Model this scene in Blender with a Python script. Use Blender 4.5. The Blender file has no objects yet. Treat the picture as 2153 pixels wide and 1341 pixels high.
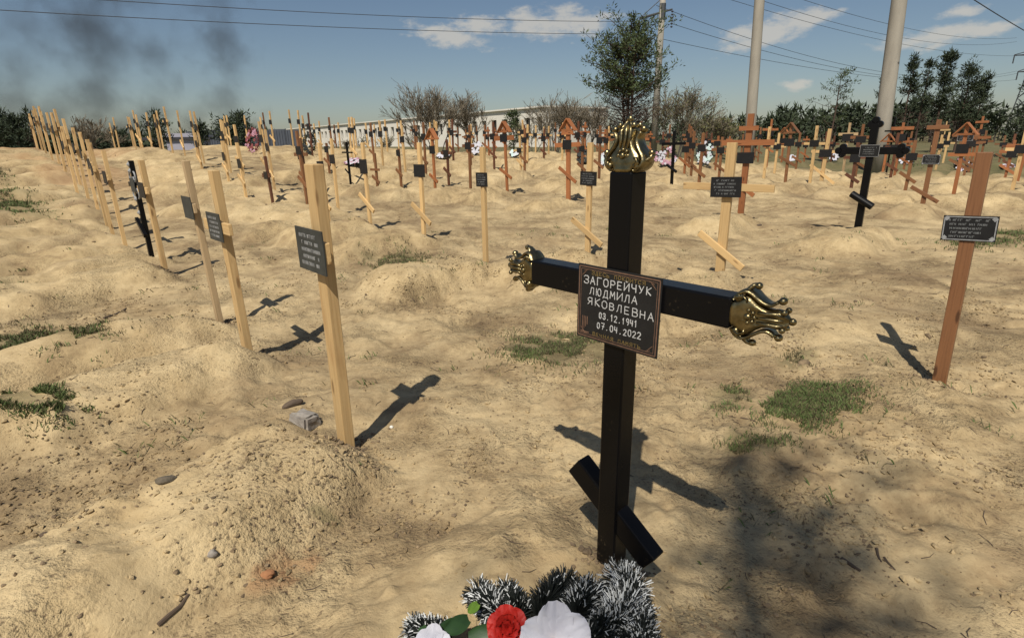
import bpy, bmesh, math, random
import numpy as np
from mathutils import Vector, Matrix

SC = bpy.context.scene
COL = SC.collection
random.seed(7)
RNG = np.random.default_rng(7)

def X3(a, b):
    return np.array([a[1] * b[2] - a[2] * b[1], a[2] * b[0] - a[0] * b[2], a[0] * b[1] - a[1] * b[0]], float)

# ------------------------------------------------------------------ camera
PW, PH, FPX = 2153.0, 1341.0, 1167.0
PITCH, ROLL, CAMH = math.radians(17.8), math.radians(1.1), 1.6
_f = np.array([0, math.cos(PITCH), -math.sin(PITCH)])
_r0 = np.array([1.0, 0, 0]); _u0 = X3(_r0, _f)
_r = _r0 * math.cos(ROLL) - _u0 * math.sin(ROLL)
_u = _u0 * math.cos(ROLL) + _r0 * math.sin(ROLL)
cam = bpy.data.cameras.new('camera')
cam.sensor_width = 36; cam.lens = 36 * FPX / PW
cam.clip_start = 0.05; cam.clip_end = 9000
camo = bpy.data.objects.new('camera', cam); COL.objects.link(camo)
camo.matrix_world = Matrix(((_r[0], _u[0], -_f[0], 0), (_r[1], _u[1], -_f[1], 0), (_r[2], _u[2], -_f[2], CAMH), (0, 0, 0, 1)))
SC.camera = camo

def ray(px, py):
    d = _f + _r * ((px - PW / 2) / FPX) - _u * ((py - PH / 2) / FPX)
    return d / np.linalg.norm(d)
def flat(px, py, z=0.0):
    d = ray(px, py); t = (z - CAMH) / d[2]
    return d * t + np.array([0, 0, CAMH])
def far(px, py, dist):
    """point on the sight line at a horizontal distance"""
    d = ray(px, py); t = dist / math.hypot(d[0], d[1])
    return d * t + np.array([0, 0, CAMH])

# ------------------------------------------------------------------ light and sky
SUN_EL = math.radians(54.0); SH_AZ = math.radians(17.0)      # shadows fall 17 deg right of straight ahead
sund = np.array([-math.sin(SH_AZ) * math.cos(SUN_EL), -math.cos(SH_AZ) * math.cos(SUN_EL), math.sin(SUN_EL)])
sl = bpy.data.lights.new('sun', 'SUN'); sl.energy = 4.9; sl.angle = math.radians(0.53); sl.color = (1.0, 0.93, 0.82)
so = bpy.data.objects.new('sun', sl); COL.objects.link(so)
so.rotation_euler = Vector(sund).to_track_quat('Z', 'Y').to_euler()
so.location = (-8, -20, 30)
SC.view_settings.view_transform = 'Standard'; SC.view_settings.look = 'None'
SC.view_settings.exposure = 0.0; SC.view_settings.gamma = 1.0
SC.cycles.use_denoising = True
SC.cycles.max_bounces = 6; SC.cycles.diffuse_bounces = 3; SC.cycles.glossy_bounces = 3
SC.cycles.transparent_max_bounces = 8; SC.cycles.volume_bounces = 0
SC.cycles.volume_step_rate = 1.0; SC.cycles.volume_max_steps = 64
SC.cycles.use_adaptive_sampling = True

SKY_STR = 0.064
world = bpy.data.worlds.new('World'); SC.world = world; world.use_nodes = True
wn, wl = world.node_tree.nodes, world.node_tree.links
for n_ in list(wn): wn.remove(n_)
def N(nodes, t, **kw):
    n = nodes.new(t)
    for k, v in kw.items(): setattr(n, k, v)
    return n
def Mth(nodes, links, op, a, b=None, c=None, clamp=False):
    n = nodes.new('ShaderNodeMath'); n.operation = op; n.use_clamp = clamp
    for i, v in enumerate((a, b, c)):
        if v is None: continue
        if isinstance(v, (int, float)): n.inputs[i].default_value = v
        else: links.new(v, n.inputs[i])
    return n.outputs[0]
sky = N(wn, 'ShaderNodeTexSky', sky_type='NISHITA', sun_disc=False)
sky.sun_elevation = SUN_EL; sky.sun_rotation = math.radians(180 + 17)
sky.air_density = 1.0; sky.dust_density = 0.8; sky.ozone_density = 1.5; sky.altitude = 100
bg = N(wn, 'ShaderNodeBackground'); out = N(wn, 'ShaderNodeOutputWorld')
tc = N(wn, 'ShaderNodeTexCoord')
nz = N(wn, 'ShaderNodeTexNoise'); nz.inputs['Scale'].default_value = 26; nz.inputs['Detail'].default_value = 7; nz.inputs['Roughness'].default_value = 0.62
mp = N(wn, 'ShaderNodeMapping'); mp.inputs['Scale'].default_value = (1, 1, 2.2)
wl.new(tc.outputs['Generated'], mp.inputs['Vector']); wl.new(mp.outputs[0], nz.inputs['Vector'])
nzv = Mth(wn, wl, 'MULTIPLY', Mth(wn, wl, 'SUBTRACT', nz.outputs[0], 0.5), 2.6)
clouds = [(945, 78, 80, 20, 8), (1010, 54, 75, 18, -4), (1165, 50, 125, 28, 2), (1610, 68, 90, 28, -14), (1690, 45, 70, 14, -8),
          (1965, 78, 75, 17, -6), (2022, 22, 35, 11, -4), (1668, 181, 28, 10, 0), (2085, 62, 38, 11, -6),
          (-420, 60, 130, 30, 5), (-900, 180, 160, 28, 0), (2520, 40, 120, 30, -4), (2900, 190, 150, 30, 0), (1500, -420, 200, 60, 8), (500, -600, 220, 60, -6)]
acc = None
for (px, py, a, b, ang) in clouds:
    c = ray(px, py); e1 = X3(c, [0, 0, 1.0]); e1 /= np.linalg.norm(e1); e2 = X3(e1, c)
    t_ = math.radians(-ang); e1r = e1 * math.cos(t_) + e2 * math.sin(t_); e2r = e2 * math.cos(t_) - e1 * math.sin(t_)
    sub = N(wn, 'ShaderNodeVectorMath', operation='SUBTRACT'); wl.new(tc.outputs['Generated'], sub.inputs[0]); sub.inputs[1].default_value = c
    d1 = N(wn, 'ShaderNodeVectorMath', operation='DOT_PRODUCT'); wl.new(sub.outputs[0], d1.inputs[0]); d1.inputs[1].default_value = e1r * (1150.0 / a)
    d2 = N(wn, 'ShaderNodeVectorMath', operation='DOT_PRODUCT'); wl.new(sub.outputs[0], d2.inputs[0]); d2.inputs[1].default_value = e2r * (1150.0 / b)
    d3 = N(wn, 'ShaderNodeVectorMath', operation='DOT_PRODUCT'); wl.new(tc.outputs['Generated'], d3.inputs[0]); d3.inputs[1].default_value = c
    q = Mth(wn, wl, 'SQRT', Mth(wn, wl, 'ADD', Mth(wn, wl, 'MULTIPLY', d1.outputs['Value'], d1.outputs['Value']), Mth(wn, wl, 'MULTIPLY', d2.outputs['Value'], d2.outputs['Value'])))
    q = Mth(wn, wl, 'ADD', q, nzv)
    mr = N(wn, 'ShaderNodeMapRange', interpolation_type='SMOOTHSTEP'); wl.new(q, mr.inputs[0])
    mr.inputs[1].default_value = 1.1; mr.inputs[2].default_value = 0.25; mr.inputs[3].default_value = 0.0; mr.inputs[4].default_value = 1.0
    m = Mth(wn, wl, 'MULTIPLY', mr.outputs[0], Mth(wn, wl, 'GREATER_THAN', d3.outputs['Value'], 0.5))
    acc = m if acc is None else Mth(wn, wl, 'MAXIMUM', acc, m)
acc = Mth(wn, wl, 'MULTIPLY', acc, 0.72)
mixc = N(wn, 'ShaderNodeMix', data_type='RGBA'); wl.new(acc, mixc.inputs[0]); wl.new(sky.outputs[0], mixc.inputs[6])
mixc.inputs[7].default_value = (0.60 / SKY_STR, 0.565 / SKY_STR, 0.50 / SKY_STR, 1)
wl.new(mixc.outputs[2], bg.inputs[0]); bg.inputs[1].default_value = SKY_STR; wl.new(bg.outputs[0], out.inputs[0])

# ------------------------------------------------------------------ noise and terrain
def _hash(ix, iy, seed):
    h = (ix.astype(np.int64) * 374761393 + iy.astype(np.int64) * 668265263 + seed * 1442695041) & 0xFFFFFFFF
    h = ((h ^ (h >> 13)) * 1274126177) & 0xFFFFFFFF
    return ((h ^ (h >> 16)) & 0xFFFF) / 65535.0
def vn(x, y, seed=0):
    x = np.asarray(x, float); y = np.asarray(y, float)
    ix = np.floor(x); iy = np.floor(y); fx = x - ix; fy = y - iy
    fx = fx * fx * fx * (fx * (fx * 6 - 15) + 10); fy = fy * fy * fy * (fy * (fy * 6 - 15) + 10)
    a = _hash(ix, iy, seed); b = _hash(ix + 1, iy, seed); c = _hash(ix, iy + 1, seed); d = _hash(ix + 1, iy + 1, seed)
    return (a + (b - a) * fx) * (1 - fy) + (c + (d - c) * fx) * fy - 0.5
def fbm(x, y, o=4, seed=0, g=0.5):
    s = 0; a = 1.0; f = 1.0
    for i in range(o):
        s = s + a * vn(x * f + 17.3 * i, y * f - 9.1 * i, seed + i); a *= g; f *= 2.03
    return s
def ss(a, b, x):
    t = np.clip((x - a) / (b - a), 0, 1); return t * t * (3 - 2 * t)

DV = np.array([0.691, -0.723]); NV = np.array([-0.723, -0.691])   # row direction, the way the crosses face
CROSS_ROT = math.atan2(DV[1], DV[0])
_T = [-3, -0.92, -0.7, -0.52, -0.25, -0.07, 0.11, 0.38, 0.83, 3]
_A = [1.42, 1.42, 1.32, 1.42, 1.13, 0.85, 0.72, 0.27, 0.0, 0.0]
def rise(x, y):
    r = np.hypot(x, y); t = x / np.maximum(y, 0.5); t = np.where(y < 0.5, np.sign(x) * 3, t)
    A = np.interp(t, _T, _A)
    return A * ss(8.5, 27, r) * (1 - 0.75 * ss(31, 60, r))
def base_h(x, y):
    x = np.asarray(x, float); y = np.asarray(y, float)
    near = 1 - ss(45, 90, np.hypot(x, y))
    return rise(x, y) + near * (0.09 + 0.10 * ss(3.5, 7, np.hypot(x, y))) * fbm(x / 2.3, y / 2.3, 3, 3) + 3.0 * fbm(x / 260, y / 260, 2, 5) * ss(70, 400, np.hypot(x, y))
MOUNDS = []      # (x, y, length, half width, height, seed)
def mound_h(x, y):
    sh = x.shape; x = x.ravel(); y = y.ravel(); H = np.zeros_like(x)
    if not x.size: return H.reshape(sh)
    wx = 0.13 * fbm(x / 0.5, y / 0.5, 4, 21); wy = 0.13 * fbm(x / 0.5, y / 0.5, 4, 31)
    tops = 1 + 0.5 * fbm(x / 0.6, y / 0.6, 2, 41)
    MA = np.array([(m_[0], m_[1]) for m_ in MOUNDS]).reshape(-1, 2)
    ok = np.nonzero((MA[:, 0] > x.min() - 3) & (MA[:, 0] < x.max() + 3) & (MA[:, 1] > y.min() - 3) & (MA[:, 1] < y.max() + 3))[0]
    for (mx, my, L, hw, hh, sd) in [MOUNDS[i_] for i_ in ok]:
        idx = np.nonzero((np.abs(x - mx) < 3.0) & (np.abs(y - my) < 3.0))[0]
        if not len(idx): continue
        dx = x[idx] - mx + wx[idx]; dy = y[idx] - my + wy[idx]
        nv_ = NV if not sd else np.array([math.cos(sd), math.sin(sd)]); s = dx * nv_[0] + dy * nv_[1]; w = np.abs(dx * -nv_[1] + dy * nv_[0])
        q = np.minimum(np.clip((hw - w) / 0.28, 0, 1), np.minimum(np.clip((s + 0.10) / 0.32, 0, 1), np.clip((L - s) / 0.45, 0, 1))); f = 1 - (1 - q) ** 1.35
        H[idx] = np.maximum(H[idx], hh * f * tops[idx])
    return H.reshape(sh)
def detail_h(x, y):
    r = np.hypot(x, y); k = 1 - ss(18, 40, r)
    cl = np.clip(fbm(x / 0.9, y / 0.9, 2, 51) * 1.6 + 0.45, 0.1, 1)
    d = 0.05 * fbm(x / 0.45, y / 0.45, 3, 61) + cl * 0.036 * fbm(x / 0.13, y / 0.13, 3, 71, 0.6)
    d = d + 0.035 * np.abs(fbm(x / 0.31, y / 0.31, 3, 77)) - 0.03 * np.abs(vn(x / 0.17, y / 0.17, 79)) * cl
    lump = np.clip(vn(x / 0.075, y / 0.075, 81) - 0.10, 0, 1) + 0.7 * np.clip(vn(x / 0.045, y / 0.045, 83) - 0.15, 0, 1)
    rough = ss(0.05, 0.35, fbm(x / 0.8, y / 0.8, 3, 85) + 0.12)
    return k * (d + 0.055 * lump * rough)
def H(x, y):
    x = np.atleast_1d(np.asarray(x, float)); y = np.atleast_1d(np.asarray(y, float))
    return base_h(x, y) + mound_h(x, y) + detail_h(x, y)
def H1(x, y): return float(H(x, y)[0])
def on_ground(px, py, f=None):
    """where the sight line through a pixel meets the bare terrain"""
    d = ray(px, py); t = 0.5 * 1.0025 ** np.arange(2600)
    P_ = d[None, :] * t[:, None] + np.array([0, 0, CAMH])
    hit = np.nonzero(P_[:, 2] < base_h(P_[:, 0], P_[:, 1]))[0]
    p = P_[hit[0]] if len(hit) else P_[-1]
    return p

# ------------------------------------------------------------------ mesh helpers
class MB:
    def __init__(s): s.v = []; s.f = []; s.m = []; s.g = []
    def add(s, vs, fs, mi=0, grain=None):
        o = len(s.v); vs = [tuple(map(float, v)) for v in vs]; s.v += vs
        s.g += [tuple(map(float, v)) for v in (grain if grain is not None else vs)]
        s.f += [tuple(i + o for i in f) for f in fs]; s.m += [mi] * len(fs)
    def box(s, c, size, M=None, mi=0):
        hx, hy, hz = (k / 2 for k in size); c = np.array(c, float)
        own = np.array([(x, y, z) for z in (-hz, hz) for y in (-hy, hy) for x in (-hx, hx)])
        vs = own if M is None else own @ np.array(M).T
        ax = int(np.argmax(size)); go = np.roll(own, 2 - ax, axis=1) + RNG.uniform(-5, 5, 3)
        s.add(vs + c, [(0, 2, 3, 1), (4, 5, 7, 6), (0, 1, 5, 4), (2, 6, 7, 3), (0, 4, 6, 2), (1, 3, 7, 5)], mi, go)
    def tube(s, pts, rad, n=6, mi=0, cap=True, flat_y=1.0):
        pts = [np.array(p, float) for p in pts]; rings = []
        if isinstance(rad, (int, float)): rad = [rad] * len(pts)
        up = np.array([0.13, 0.27, 0.95]); vs = []; k = len(pts)
        for i, p in enumerate(pts):
            t = pts[min(i + 1, k - 1)] - pts[max(i - 1, 0)]; t = t / (np.linalg.norm(t) + 1e-9)
            a = X3(up, t)
            if np.linalg.norm(a) < 1e-3: a = X3([1, 0, 0], t)
            a /= np.linalg.norm(a); b = X3(t, a)
            for j in range(n):
                an = 2 * math.pi * j / n; vs.append(p + rad[i] * (math.cos(an) * a + math.sin(an) * b * flat_y))
        fs = [(i * n + j, i * n + (j + 1) % n, (i + 1) * n + (j + 1) % n, (i + 1) * n + j) for i in range(k - 1) for j in range(n)]
        if cap: fs += [tuple(range(n - 1, -1, -1)), tuple((k - 1) * n + j for j in range(n))]
        s.add(vs, fs, mi)
    def ball(s, c, r, nu=10, nv=6, mi=0):
        c = np.array(c, float); r = np.array(r if hasattr(r, '__len__') else (r, r, r), float); vs = [c + r * (0, 0, 1)]
        for i in range(1, nv):
            th = math.pi * i / nv
            for j in range(nu):
                ph = 2 * math.pi * j / nu; vs.append(c + r * (math.sin(th) * math.cos(ph), math.sin(th) * math.sin(ph), math.cos(th)))
        vs.append(c - r * (0, 0, 1)); fs = [(0, 1 + j, 1 + (j + 1) % nu) for j in range(nu)]
        for i in range(nv - 2):
            for j in range(nu):
                a = 1 + i * nu + j; b = 1 + i * nu + (j + 1) % nu; fs.append((a, a + nu, b + nu, b))
        e = len(vs) - 1; o = 1 + (nv - 2) * nu
        fs += [(e, o + (j + 1) % nu, o + j) for j in range(nu)]
        s.add(vs, fs, mi)
    def mesh(s, name, mats, smooth=False):
        me = bpy.data.meshes.new(name); me.from_pydata(s.v, [], s.f)
        for m in (mats if isinstance(mats, (list, tuple)) else [mats]): me.materials.append(m)
        if len(me.materials) > 1: me.polygons.foreach_set('material_index', s.m)
        at = me.attributes.new('grain', 'FLOAT_VECTOR', 'POINT'); at.data.foreach_set('vector', np.array(s.g, dtype=np.float32).ravel())
        if smooth: me.polygons.foreach_set('use_smooth', [True] * len(me.polygons))
        me.update(); return me
    def build(s, name, mats, parent=None, smooth=False, **kw):
        return put(name, s.mesh(name, mats, smooth), parent, **kw)
def put(name, me, parent=None, loc=None, rot=None, label=None, cat=None, group=None, kind=None):
    o = bpy.data.objects.new(name, me); COL.objects.link(o); o.parent = parent
    if loc is not None: o.location = loc
    if rot is not None: o.rotation_euler = rot
    if label: o['label'] = label
    if cat: o['category'] = cat
    if group: o['group'] = group
    if kind: o['kind'] = kind
    return o
def thing(name, label, cat, loc, rot=(0, 0, 0), group=None):
    o = put(name, None, None, loc, rot, label, cat, group); o.empty_display_size = 0.1; return o
CACHE = {}
def cached(key, fn):
    if key not in CACHE: CACHE[key] = fn()
    return CACHE[key]
def rotm(axis, ang): return np.array(Matrix.Rotation(ang, 3, axis))

# ------------------------------------------------------------------ materials
def mat(name, col=(0.5, 0.5, 0.5), rough=0.8, metal=0.0, spec=None):
    m = bpy.data.materials.new(name); m.use_nodes = True
    b = m.node_tree.nodes['Principled BSDF']
    b.inputs['Base Color'].default_value = (*col, 1); b.inputs['Roughness'].default_value = rough; b.inputs['Metallic'].default_value = metal
    if spec is not None: b.inputs['Specular IOR Level'].default_value = spec
    return m, m.node_tree.nodes, m.node_tree.links, b
def ramp(nodes, stops):
    r = nodes.new('ShaderNodeValToRGB'); e = r.color_ramp.elements
    while len(e) < len(stops): e.new(0.5)
    for i, (p, c) in enumerate(stops): e[i].position = p; e[i].color = (*c, 1) if len(c) == 3 else c
    return r
def noise(nodes, links, vec, scale, detail=4, rough=0.55, mscale=None):
    n = nodes.new('ShaderNodeTexNoise'); n.inputs['Scale'].default_value = scale; n.inputs['Detail'].default_value = detail; n.inputs['Roughness'].default_value = rough
    if mscale is not None:
        mpp = nodes.new('ShaderNodeMapping'); mpp.inputs['Scale'].default_value = mscale; links.new(vec, mpp.inputs[0]); vec = mpp.outputs[0]
    links.new(vec, n.inputs['Vector']); return n.outputs[0]
def mixrgb(nodes, links, f, a, b, mode='MIX'):
    n = nodes.new('ShaderNodeMix'); n.data_type = 'RGBA'; n.blend_type = mode
    for i, v in ((0, f), (6, a), (7, b)):
        if isinstance(v, (int, float)): n.inputs[i].default_value = v
        elif isinstance(v, tuple): n.inputs[i].default_value = (*v, 1)
        else: links.new(v, n.inputs[i])
    return n.outputs[2]
def bump(nodes, links, h, strength, dist, nrm=None):
    n = nodes.new('ShaderNodeBump'); n.inputs['Strength'].default_value = strength; n.inputs['Distance'].default_value = dist
    links.new(h, n.inputs['Height'])
    if nrm is not None: links.new(nrm, n.inputs['Normal'])
    return n.outputs[0]

def noisy(name, c1, c2, scale=8, rough=0.8, metal=0.0, bmp=0.0, mscale=None, attr=None, spec=None):
    m, nd, lk, b = mat(name, c1, rough, metal, spec)
    if attr: a = nd.new('ShaderNodeAttribute'); a.attribute_name = attr; v = a.outputs['Vector']
    else: v = nd.new('ShaderNodeTexCoord').outputs['Object']
    n = noise(nd, lk, v, scale, 5, 0.6, mscale)
    r = ramp(nd, [(0.3, c1), (0.7, c2)]); lk.new(n, r.inputs[0]); lk.new(r.outputs[0], b.inputs['Base Color'])
    if bmp: lk.new(bump(nd, lk, n, bmp, 0.01), b.inputs['Normal'])
    return m
def wood(name, c1, c2, c3, rough=0.7):
    m, nd, lk, b = mat(name, c1, rough)
    a = nd.new('ShaderNodeAttribute'); a.attribute_name = 'grain'; v = a.outputs['Vector']
    n1 = noise(nd, lk, v, 3.0, 5, 0.6, (30, 30, 1.1)); n2 = noise(nd, lk, v, 1.3, 3, 0.5, (6, 6, 1.6))
    r = ramp(nd, [(0.25, c2), (0.5, c1), (0.8, tuple(min(1, k * 1.12) for k in c1))]); lk.new(n1, r.inputs[0])
    r2 = ramp(nd, [(0.58, (0, 0, 0)), (0.72, (1, 1, 1))]); lk.new(n2, r2.inputs[0])
    f = nd.new('ShaderNodeMath'); f.operation = 'MULTIPLY'; f.inputs[1].default_value = 0.55; lk.new(r2.outputs[0], f.inputs[0])
    oi = nd.new('ShaderNodeObjectInfo')
    hv = nd.new('ShaderNodeMapRange'); lk.new(oi.outputs['Random'], hv.inputs[0]); hv.inputs[3].default_value = 0.8; hv.inputs[4].default_value = 1.12
    col = mixrgb(nd, lk, f.outputs[0], r.outputs[0], c3)
    vo = nd.new('ShaderNodeTexVoronoi'); vo.inputs['Scale'].default_value = 1.0; mk = nd.new('ShaderNodeMapping'); mk.inputs['Scale'].default_value = (13, 13, 3.4); lk.new(v, mk.inputs[0]); lk.new(mk.outputs[0], vo.inputs['Vector'])
    rk = ramp(nd, [(0.10, (1, 1, 1)), (0.19, (0, 0, 0))]); lk.new(vo.outputs['Distance'], rk.inputs[0])
    col = mixrgb(nd, lk, Mth(nd, lk, 'MULTIPLY', rk.outputs[0], 0.8), col, tuple(k * .55 for k in c3))
    g = nd.new('ShaderNodeHueSaturation'); lk.new(col, g.inputs['Color']); lk.new(hv.outputs[0], g.inputs['Value'])
    lk.new(g.outputs[0], b.inputs['Base Color']); lk.new(bump(nd, lk, n1, 0.35, 0.004), b.inputs['Normal'])
    return m
M = {}
M['pine'] = wood('pale_pine', (0.62, 0.42, 0.19), (0.50, 0.31, 0.125), (0.40, 0.21, 0.075))
M['pinew'] = wood('weathered_pine', (0.46, 0.33, 0.18), (0.34, 0.23, 0.12), (0.24, 0.15, 0.07))
M['brown'] = wood('varnished_wood', (0.205, 0.092, 0.038), (0.135, 0.056, 0.023), (0.085, 0.034, 0.014), 0.5)
M['orange'] = wood('orange_stained_wood', (0.33, 0.125, 0.045), (0.235, 0.08, 0.028), (0.15, 0.05, 0.018), 0.55)
M['darkwood'] = wood('dark_stained_wood', (0.13, 0.05, 0.025), (0.085, 0.03, 0.015), (0.05, 0.02, 0.01), 0.5)
M['black'] = noisy('black_painted_steel', (0.004, 0.004, 0.0045), (0.007, 0.007, 0.0075), 6, 0.30, 0, 0.02, spec=0.16)
_m, _nd, _lk, _b = mat('black_painted_steel_dusty', (0.004, 0.004, 0.0045), 0.3, 0, 0.16)
_v = _nd.new('ShaderNodeTexCoord').outputs['Object']; _n1 = noise(_nd, _lk, _v, 90, 4, .6); _n2 = noise(_nd, _lk, _v, 7, 4, .6)
_sz = _nd.new('ShaderNodeSeparateXYZ'); _lk.new(_v, _sz.inputs[0])
_low = _nd.new('ShaderNodeMapRange'); _lk.new(_sz.outputs[2], _low.inputs[0]); _low.inputs[1].default_value = -.35; _low.inputs[2].default_value = -.72; _low.inputs[3].default_value = 0; _low.inputs[4].default_value = .16
_th = Mth(_nd, _lk, 'SUBTRACT', Mth(_nd, _lk, 'ADD', Mth(_nd, _lk, 'MULTIPLY', _n1, .55), Mth(_nd, _lk, 'MULTIPLY', _n2, .45)), Mth(_nd, _lk, 'SUBTRACT', .62, _low.outputs[0]))
_rm = ramp(_nd, [(0.0, (0, 0, 0)), (0.10, (1, 1, 1))]); _lk.new(_th, _rm.inputs[0])
_lk.new(mixrgb(_nd, _lk, Mth(_nd, _lk, 'MULTIPLY', _rm.outputs[0], .35), (0.004, 0.004, 0.0045), (0.20, 0.15, 0.09)), _b.inputs['Base Color'])
_lk.new(Mth(_nd, _lk, 'ADD', Mth(_nd, _lk, 'MULTIPLY', _n2, .25), .18), _b.inputs['Roughness'])
M['blackd'] = _m
M['gold'] = noisy('antique_gold', (0.34, 0.28, 0.15), (0.15, 0.12, 0.06), 34, 0.34, 1.0, 0.3)
M['plate'] = noisy('black_plaque', (0.010, 0.010, 0.011), (0.016, 0.016, 0.016), 20, 0.5, spec=0.35)
M['plate_g'] = noisy('dusty_plaque', (0.02, 0.022, 0.02), (0.05, 0.055, 0.05), 9, 0.6)
M['copper'] = noisy('copper_print', (0.20, 0.115, 0.075), (0.11, 0.06, 0.04), 60, 0.5)
M['goldprint'] = noisy('gold_print', (0.20, 0.14, 0.05), (0.10, 0.07, 0.025), 60, 0.5)
M['chalk'] = noisy('white_paint_lettering', (0.62, 0.62, 0.60), (0.40, 0.40, 0.39), 150, 0.7)
M['dimletter'] = noisy('grey_lettering', (0.20, 0.21, 0.21), (0.11, 0.115, 0.115), 150, 0.7)
M['silver'] = noisy('silver_rim', (0.35, 0.36, 0.36), (0.2, 0.2, 0.2), 40, 0.5)
M['concrete'] = noisy('pole_concrete', (0.36, 0.335, 0.28), (0.26, 0.24, 0.20), 3, 0.9, 0, 0.1, (1, 1, 0.25))
M['rubble'] = noisy('rubble_concrete', (0.33, 0.30, 0.26), (0.19, 0.165, 0.14), 22, 0.95, 0, 0.8)
M['steel'] = noisy('galvanised_steel', (0.09, 0.095, 0.10), (0.05, 0.055, 0.06), 5, 0.6, 0.3)
M['wire'] = noisy('power_cable', (0.055, 0.06, 0.07), (0.04, 0.045, 0.05), 3, 0.7)
M['bark'] = noisy('grey_bark', (0.10, 0.085, 0.07), (0.055, 0.045, 0.038), 14, 0.95, 0, 0.5)
M['twig'] = noisy('bare_twigs', (0.21, 0.175, 0.125), (0.12, 0.10, 0.07), 3, 0.95)
M['pinebark'] = noisy('pine_bark', (0.10, 0.06, 0.04), (0.05, 0.035, 0.028), 14, 0.95, 0, 0.5)
M['needle'] = noisy('pine_needles', (0.030, 0.052, 0.016), (0.075, 0.095, 0.030), 1.7, 0.85)
M['needle_d'] = noisy('dark_needles', (0.018, 0.030, 0.014), (0.045, 0.06, 0.026), 1.3, 0.9)
M['budleaf'] = noisy('spring_buds', (0.10, 0.11, 0.035), (0.16, 0.15, 0.06), 2, 0.9)
M['grass'] = noisy('grass_blades', (0.06, 0.105, 0.022), (0.15, 0.18, 0.06), 14, 0.8)
M['drygrass'] = noisy('dry_grass_blades', (0.17, 0.135, 0.07), (0.085, 0.075, 0.035), 9, 0.9)
M['clod'] = noisy('dirt_clods', (0.29, 0.21, 0.12), (0.075, 0.052, 0.032), 9, 0.95, 0, 0.5)
M['whitewall'] = noisy('whitewash', (0.74, 0.71, 0.63), (0.62, 0.59, 0.52), 0.15, 0.9)
M['glassd'] = noisy('dark_window_glass', (0.012, 0.013, 0.015), (0.02, 0.022, 0.024), 1, 0.15)
M['fenceg'] = noisy('grey_fence_sheet', (0.085, 0.095, 0.115), (0.06, 0.068, 0.085), 1, 0.6)
M['lilac'] = noisy('pale_lilac_render', (0.42, 0.41, 0.47), (0.36, 0.35, 0.41), 1, 0.8)
M['roofd'] = noisy('dark_roof', (0.05, 0.045, 0.055), (0.03, 0.03, 0.035), 2, 0.8)
M['firneedle'] = noisy('artificial_fir', (0.006, 0.009, 0.008), (0.012, 0.016, 0.013), 20, 0.6)
M['firtip'] = noisy('white_frosted_tips', (0.72, 0.74, 0.73), (0.5, 0.52, 0.51), 30, 0.7)
M['redsilk'] = noisy('red_silk', (0.50, 0.022, 0.012), (0.36, 0.012, 0.008), 18, 0.55)
M['whitesilk'] = noisy('white_silk', (0.60, 0.60, 0.64), (0.46, 0.46, 0.52), 14, 0.8)
M['leafsilk'] = noisy('green_silk_leaf', (0.035, 0.085, 0.022), (0.02, 0.05, 0.016), 14, 0.5)
M['limesilk'] = noisy('lime_silk_leaf', (0.16, 0.27, 0.03), (0.10, 0.20, 0.03), 14, 0.5)
M['stamen'] = noisy('peach_stamen', (0.5, 0.25, 0.12), (0.4, 0.18, 0.08), 14, 0.6)
M['teal'] = noisy('pale_teal_flowers', (0.40, 0.58, 0.56), (0.60, 0.68, 0.66), 12, 0.7)
M['tealdark'] = noisy('dark_teal_fir', (0.012, 0.045, 0.052), (0.02, 0.06, 0.07), 8, 0.8)
M['mauve'] = noisy('mauve_flowers', (0.36, 0.17, 0.24), (0.5, 0.3, 0.36), 12, 0.7)
M['maroon'] = noisy('maroon_flowers', (0.16, 0.025, 0.03), (0.24, 0.07, 0.07), 12, 0.7)
M['darkclod'] = noisy('dark_clod', (0.16, 0.13, 0.09), (0.06, 0.05, 0.035), 30, 0.95, 0, 0.9)
M['stick'] = noisy('dead_stick', (0.12, 0.085, 0.055), (0.07, 0.05, 0.035), 9, 0.9)

# sandy ground with a meadow beyond the graves
ms, nd, lk, b = mat('sandy_ground', (0.4, 0.3, 0.18), 0.95, 0, 0.2)
geo = nd.new('ShaderNodeNewGeometry'); P = geo.outputs['Position']
big = noise(nd, lk, P, 0.55, 4, 0.6); mid = noise(nd, lk, P, 2.3, 5, 0.65); fin = noise(nd, lk, P, 16, 6, 0.7); spk = noise(nd, lk, P, 55, 3, 0.6); grn = noise(nd, lk, P, 260, 2, 0.6)
SAND = [(0.30, (0.215, 0.15, 0.08)), (0.45, (0.415, 0.31, 0.165)), (0.62, (0.56, 0.435, 0.245))]
r1 = ramp(nd, SAND)
mx = nd.new('ShaderNodeMath'); mx.operation = 'MULTIPLY_ADD'; lk.new(mid, mx.inputs[0]); mx.inputs[1].default_value = 0.55
h2 = Mth(nd, lk, 'MULTIPLY', big, 0.45); lk.new(h2, mx.inputs[2])
mx2 = Mth(nd, lk, 'ADD', mx.outputs[0], Mth(nd, lk, 'MULTIPLY', Mth(nd, lk, 'SUBTRACT', fin, 0.5), 0.30))
lk.new(mx2, r1.inputs[0])
r1b = ramp(nd, [(0.30, (0.15, 0.105, 0.060)), (0.42, (0.285, 0.208, 0.112)), (0.54, (0.43, 0.328, 0.182)), (0.68, (0.55, 0.43, 0.245))]); lk.new(mx2, r1b.inputs[0])
af = nd.new('ShaderNodeAttribute'); af.attribute_name = 'fresh'
sandc = mixrgb(nd, lk, af.outputs['Fac'], r1b.outputs[0], r1.outputs[0])
r2 = ramp(nd, [(0.0, (1, 1, 1)), (0.33, (1, 1, 1)), (0.43, (0, 0, 0))]); lk.new(spk, r2.inputs[0])
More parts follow.
